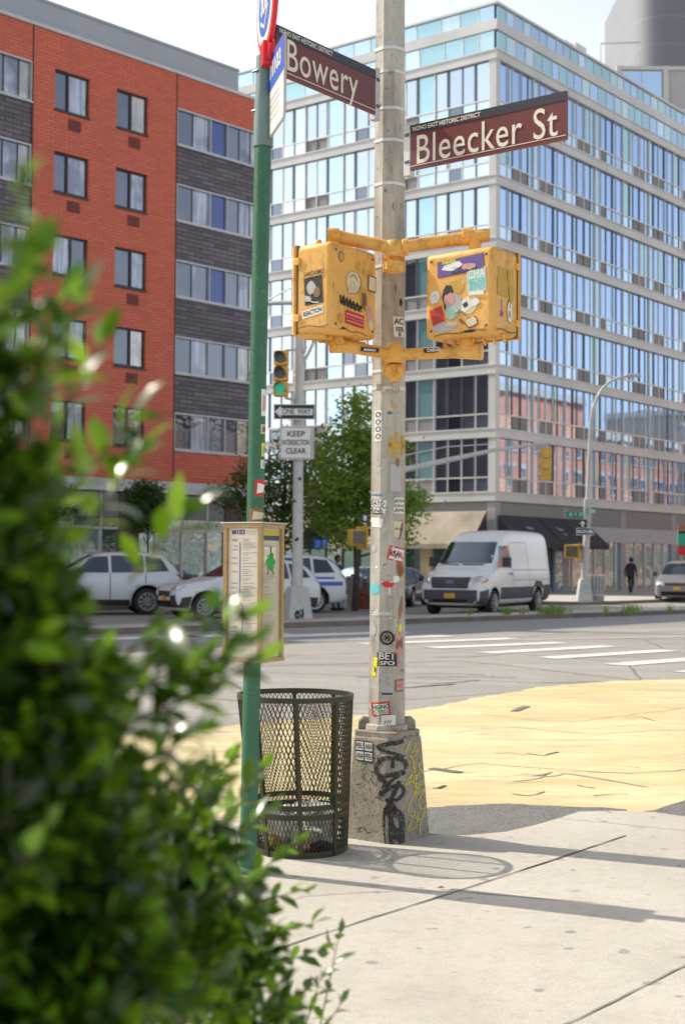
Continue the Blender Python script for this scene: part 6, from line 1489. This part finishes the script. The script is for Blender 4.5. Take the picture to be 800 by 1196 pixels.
lf_m = leafmat('leaf_mid', (.04, .09, .018), (.08, .15, .03), (.2, .33, .04), .5, .35, 1.0)
def blob(u, v, Y, r, o): p = at(u, v, Y) - o; return ((p.x, p.y, p.z), r)
T1 = V((at(330, 640, 51).x, 51, 0))
tree('dark green street tree filling the gap behind the one way pole', T1, 7, [blob(325, 560, 51, 1.3, T1), blob(290, 575, 51, .9, T1), (blob(350, 545, 51.5, 1.2, T1)), blob(375, 575, 50.5, 1.2, T1), blob(310, 600, 50.5, 1.0, T1), blob(355, 610, 51, 1.2, T1), blob(268, 582, 50.8, .55, T1), blob(385, 610, 51, .8, T1), blob(340, 510, 51, .7, T1), blob(372, 530, 51, 1.0, T1), blob(290, 548, 51, .5, T1)], 8500, .115, lf_d)
T2 = V((at(415, 640, 47).x, 47, 0))
tree('bright green street tree between the one way pole and the corner pole', T2, 7, [blob(408, 540, 47, 1.25, T2), blob(425, 500, 47, .95, T2), blob(418, 470, 47, .5, T2), blob(395, 575, 46.6, 1.0, T2), blob(430, 570, 47, 1.2, T2), blob(455, 590, 47, 1.0, T2), blob(405, 615, 46.6, .8, T2), blob(476, 595, 47, .6, T2), blob(488, 580, 47, .35, T2), blob(440, 530, 47, 1.0, T2), blob(378, 600, 46.6, .5, T2), blob(470, 630, 47, .45, T2)], 13000, .115, lf_l)
T3 = V((at(172, 640, 49).x, 49, .13))
tree('small round headed street tree in front of the brick building shops', T3, 4, [blob(170, 595, 49, .62, T3), blob(160, 578, 49, .4, T3), blob(180, 578, 49, .42, T3), blob(163, 610, 49, .42, T3), blob(182, 608, 49, .38, T3), blob(171, 570, 49, .3, T3)], 5200, .085, lf_m, .05)
T4 = V((at(30, 640, 46).x, 46, .13))
tree('dark street tree behind the hedge at the far left', T4, 6, [blob(20, 600, 46, 1.1, T4), blob(60, 590, 46, .8, T4), blob(40, 570, 46, .8, T4)], 4000, .12, lf_d, .1)
# ------------------------------------------------------------------ hedge in the foreground
hl_ = NT('hedge_leaf'); _n = hl_
rnd = _n.n('NewGeometry').outputs['Random Per Island']
_k = _n.mix(rnd, (.003, .014, .002), (.020, .062, .006)); _k = _n.mix(_n.ramp(rnd, .76, .80), _k, (.16, .34, .02))
_n.base(_k, .24); _n.b.inputs['Specular IOR Level'].default_value = .6
tr = _n.n('BsdfTranslucent'); _n.l(_n.mix(rnd, (.10, .28, .01), (.38, .60, .02)), tr.inputs[0]); mx = _n.n('MixShader'); mx.inputs[0].default_value = .24
_n.l(_n.b.outputs[0], mx.inputs[1]); _n.l(tr.outputs[0], mx.inputs[2]); _n.l(mx.outputs[0], _n.out.inputs[0]); hl_ = _n.mat
stem_m = pm('hedge_stem', (.09, .10, .03), .7, c2=(.05, .05, .02), scale=20)
hedge = thing('hedge', 'glossy dark green hedge blurred in the left foreground', 'hedge', (-.9, 1.9, 0))
HO = V((-.9, 1.9, 0))
LV, LF = [], []
def leaf(p, d, up, L, W):
    d = d.normalized(); s_ = d.cross(up)
    if s_.length < 1e-3: s_ = d.cross(V((1, 0, 0)))
    s_.normalize(); n_ = s_.cross(d).normalized(); o = len(LV)
    c_ = .12 * W
    for t_, w_, b_ in ((0, 0, 0), (.30, .42, .02), (.62, .46, -.01), (1, 0, -.12)):
        m_ = p + d * L * t_ + n_ * b_ * L
        if w_ == 0: LV.append(m_ - HO)
        else: LV.extend([m_ - s_ * W * w_ + n_ * c_ - HO, m_ - HO, m_ + s_ * W * w_ + n_ * c_ - HO])
    LF.extend([(o, o + 1, o + 2), (o, o + 2, o + 3), (o + 1, o + 4, o + 5, o + 2), (o + 2, o + 5, o + 6, o + 3), (o + 4, o + 7, o + 5), (o + 5, o + 7, o + 6)])
sb = MB()
def rv(s_=1.0): return V((random.gauss(0, s_), random.gauss(0, s_), random.gauss(0, s_)))
def sprig(base, tip, n, L=.05, W=.022, r=.003):
    base, tip = V(base), V(tip); ln = (tip - base); mid = base.lerp(tip, .5) + rv(.02) * ln.length
    P_ = [base, mid, tip]; sb.path([q - HO for q in P_], [r, r * .8, r * .4], stem_m, 5)
    for i in range(n):
        t_ = (i + .6) / n; q = base.lerp(mid, t_ * 2) if t_ < .5 else mid.lerp(tip, t_ * 2 - 1)
        d = ln.normalized(); a = i * 2.4 + random.uniform(-.4, .4); s_ = d.orthogonal().normalized(); s2 = d.cross(s_)
        out = (s_ * math.cos(a) + s2 * math.sin(a)) * .8 + d * (.55 + .5 * t_)
        leaf(q, out + rv(.1), V((0, 0, 1)) + rv(.4), L * random.uniform(.5, 1.3) * (1 - .25 * (t_ > .85)), W * random.uniform(.65, 1.25))
    leaf(tip, ln.normalized() + rv(.1), rv(), L * .8, W * .8)
# masses: photo pixel centre, depth, radius in photo pixels
masses = [(-95, 450, 1.2, 75), (-65, 600, 1.25, 95), (-35, 690, 1.3, 90), (15, 790, 1.35, 80), (80, 820, 1.4, 45), (115, 970, 1.6, 68), (200, 1000, 1.9, 55), (235, 1060, 2.0, 60), (290, 1100, 2.3, 36), (290, 1170, 2.3, 55), (-10, 900, 1.35, 115), (60, 900, 1.45, 45), (75, 1020, 1.4, 80), (175, 1040, 2.0, 45), (60, 1130, 1.4, 130),
          (170, 1130, 1.8, 85), (238, 1092, 2.2, 48), (250, 1170, 2.2, 60), (-80, 800, 1.3, 130), (-70, 1000, 1.3, 160), (-20, 770, 1.75, 100), (0, 950, 1.8, 130), (115, 1130, 2.0, 115), (-90, 620, 1.6, 90), (200, 1190, 2.4, 80), (20, 1220, 1.35, 120), (300, 1215, 2.5, 40)]
for u, v, Y, rp in masses:
    c_ = at(u, v, Y); rad = rp / FPX * Y
    k_ = int(190 * (rp / 150) ** 2) + 8
    for _ in range(k_):
        d = rv().normalized(); q = c_ + V((d.x, d.y * 1.3, d.z)) * rad * random.uniform(.35, .86)
        out = (d * .7 + V((0.1, -.1, .5)) + rv(.4)).normalized()
        sprig(q, q + out * random.uniform(.02, .055), 5, .046, .021, .0018)
# sprigs reaching out along the edge of the hedge
for (u0, v0, u1, v1, Y, n_) in ((-20, 420, 22, 262, 1.25, 6), (-15, 330, 20, 225, 1.35, 5), (-10, 400, 45, 300, 1.45, 8), (20, 450, 75, 345, 1.6, 9), (10, 480, 60, 400, 1.45, 9), (20, 520, 95, 350, 1.5, 12), (40, 560, 120, 400, 1.6, 12), (60, 600, 160, 480, 1.7, 12), (100, 620, 170, 520, 1.75, 9), (150, 680, 228, 590, 1.85, 9), (-10, 500, 20, 330, 1.4, 9), (0, 560, 50, 430, 1.5, 9),
                                (150, 760, 262, 705, 1.85, 10), (140, 800, 250, 770, 1.85, 10), (130, 850, 215, 810, 1.85, 9), (200, 800, 285, 752, 1.9, 7), (150, 900, 235, 850, 1.95, 9), (210, 960, 270, 890, 2.1, 9), (230, 1000, 300, 905, 2.2, 9), (250, 1010, 310, 950, 2.3, 9), (270, 1040, 345, 985, 2.4, 9),
                               (290, 1060, 352, 1040, 2.5, 8), (280, 1100, 368, 1078, 2.5, 9), (310, 1130, 372, 1110, 2.6, 8), (330, 1170, 378, 1140, 2.6, 7), (370, 1215, 396, 1092, 2.75, 8), (350, 1215, 372, 1150, 2.7, 7), (360, 1240, 400, 1170, 2.7, 7),  (180, 920, 235, 900, 2.0, 8)):
    Y = Y * .80 if Y < 2.1 else Y * 1.12
    for j in range(2 if 640 < v1 < 1085 and u1 < 340 else 1):
        jx, jy = random.uniform(-14, 14) * (j > 0), random.uniform(-14, 14) * (j > 0)
        sprig(at(u0 + jx, v0 + jy, Y + .05), at(u1 + jx * 1.4, v1 + jy * 1.4, Y + random.uniform(-.05, .08)), n_, .052 if u1 < 300 else .048, .021, .0022)
# main branches down to the soil
for _ in range(26):
    x, y = random.uniform(-1.2, -.35), random.uniform(1.3, 2.0); sb.path([V((x * .7 - .4, y, 0)) - HO, V((x, y, .4)) - HO, V((x + random.uniform(-.1, .1), y, random.uniform(.8, 1.3))) - HO], [.010, .008, .004], stem_m, 6)
b = MB(); b.add(LV, LF, hl_); fo = b.build('foliage', hedge, angle=0); fo.data.polygons.foreach_set('use_smooth', [True] * len(fo.data.polygons))
sb.build('branch', hedge)
print('leaves', len(LF) // 6)
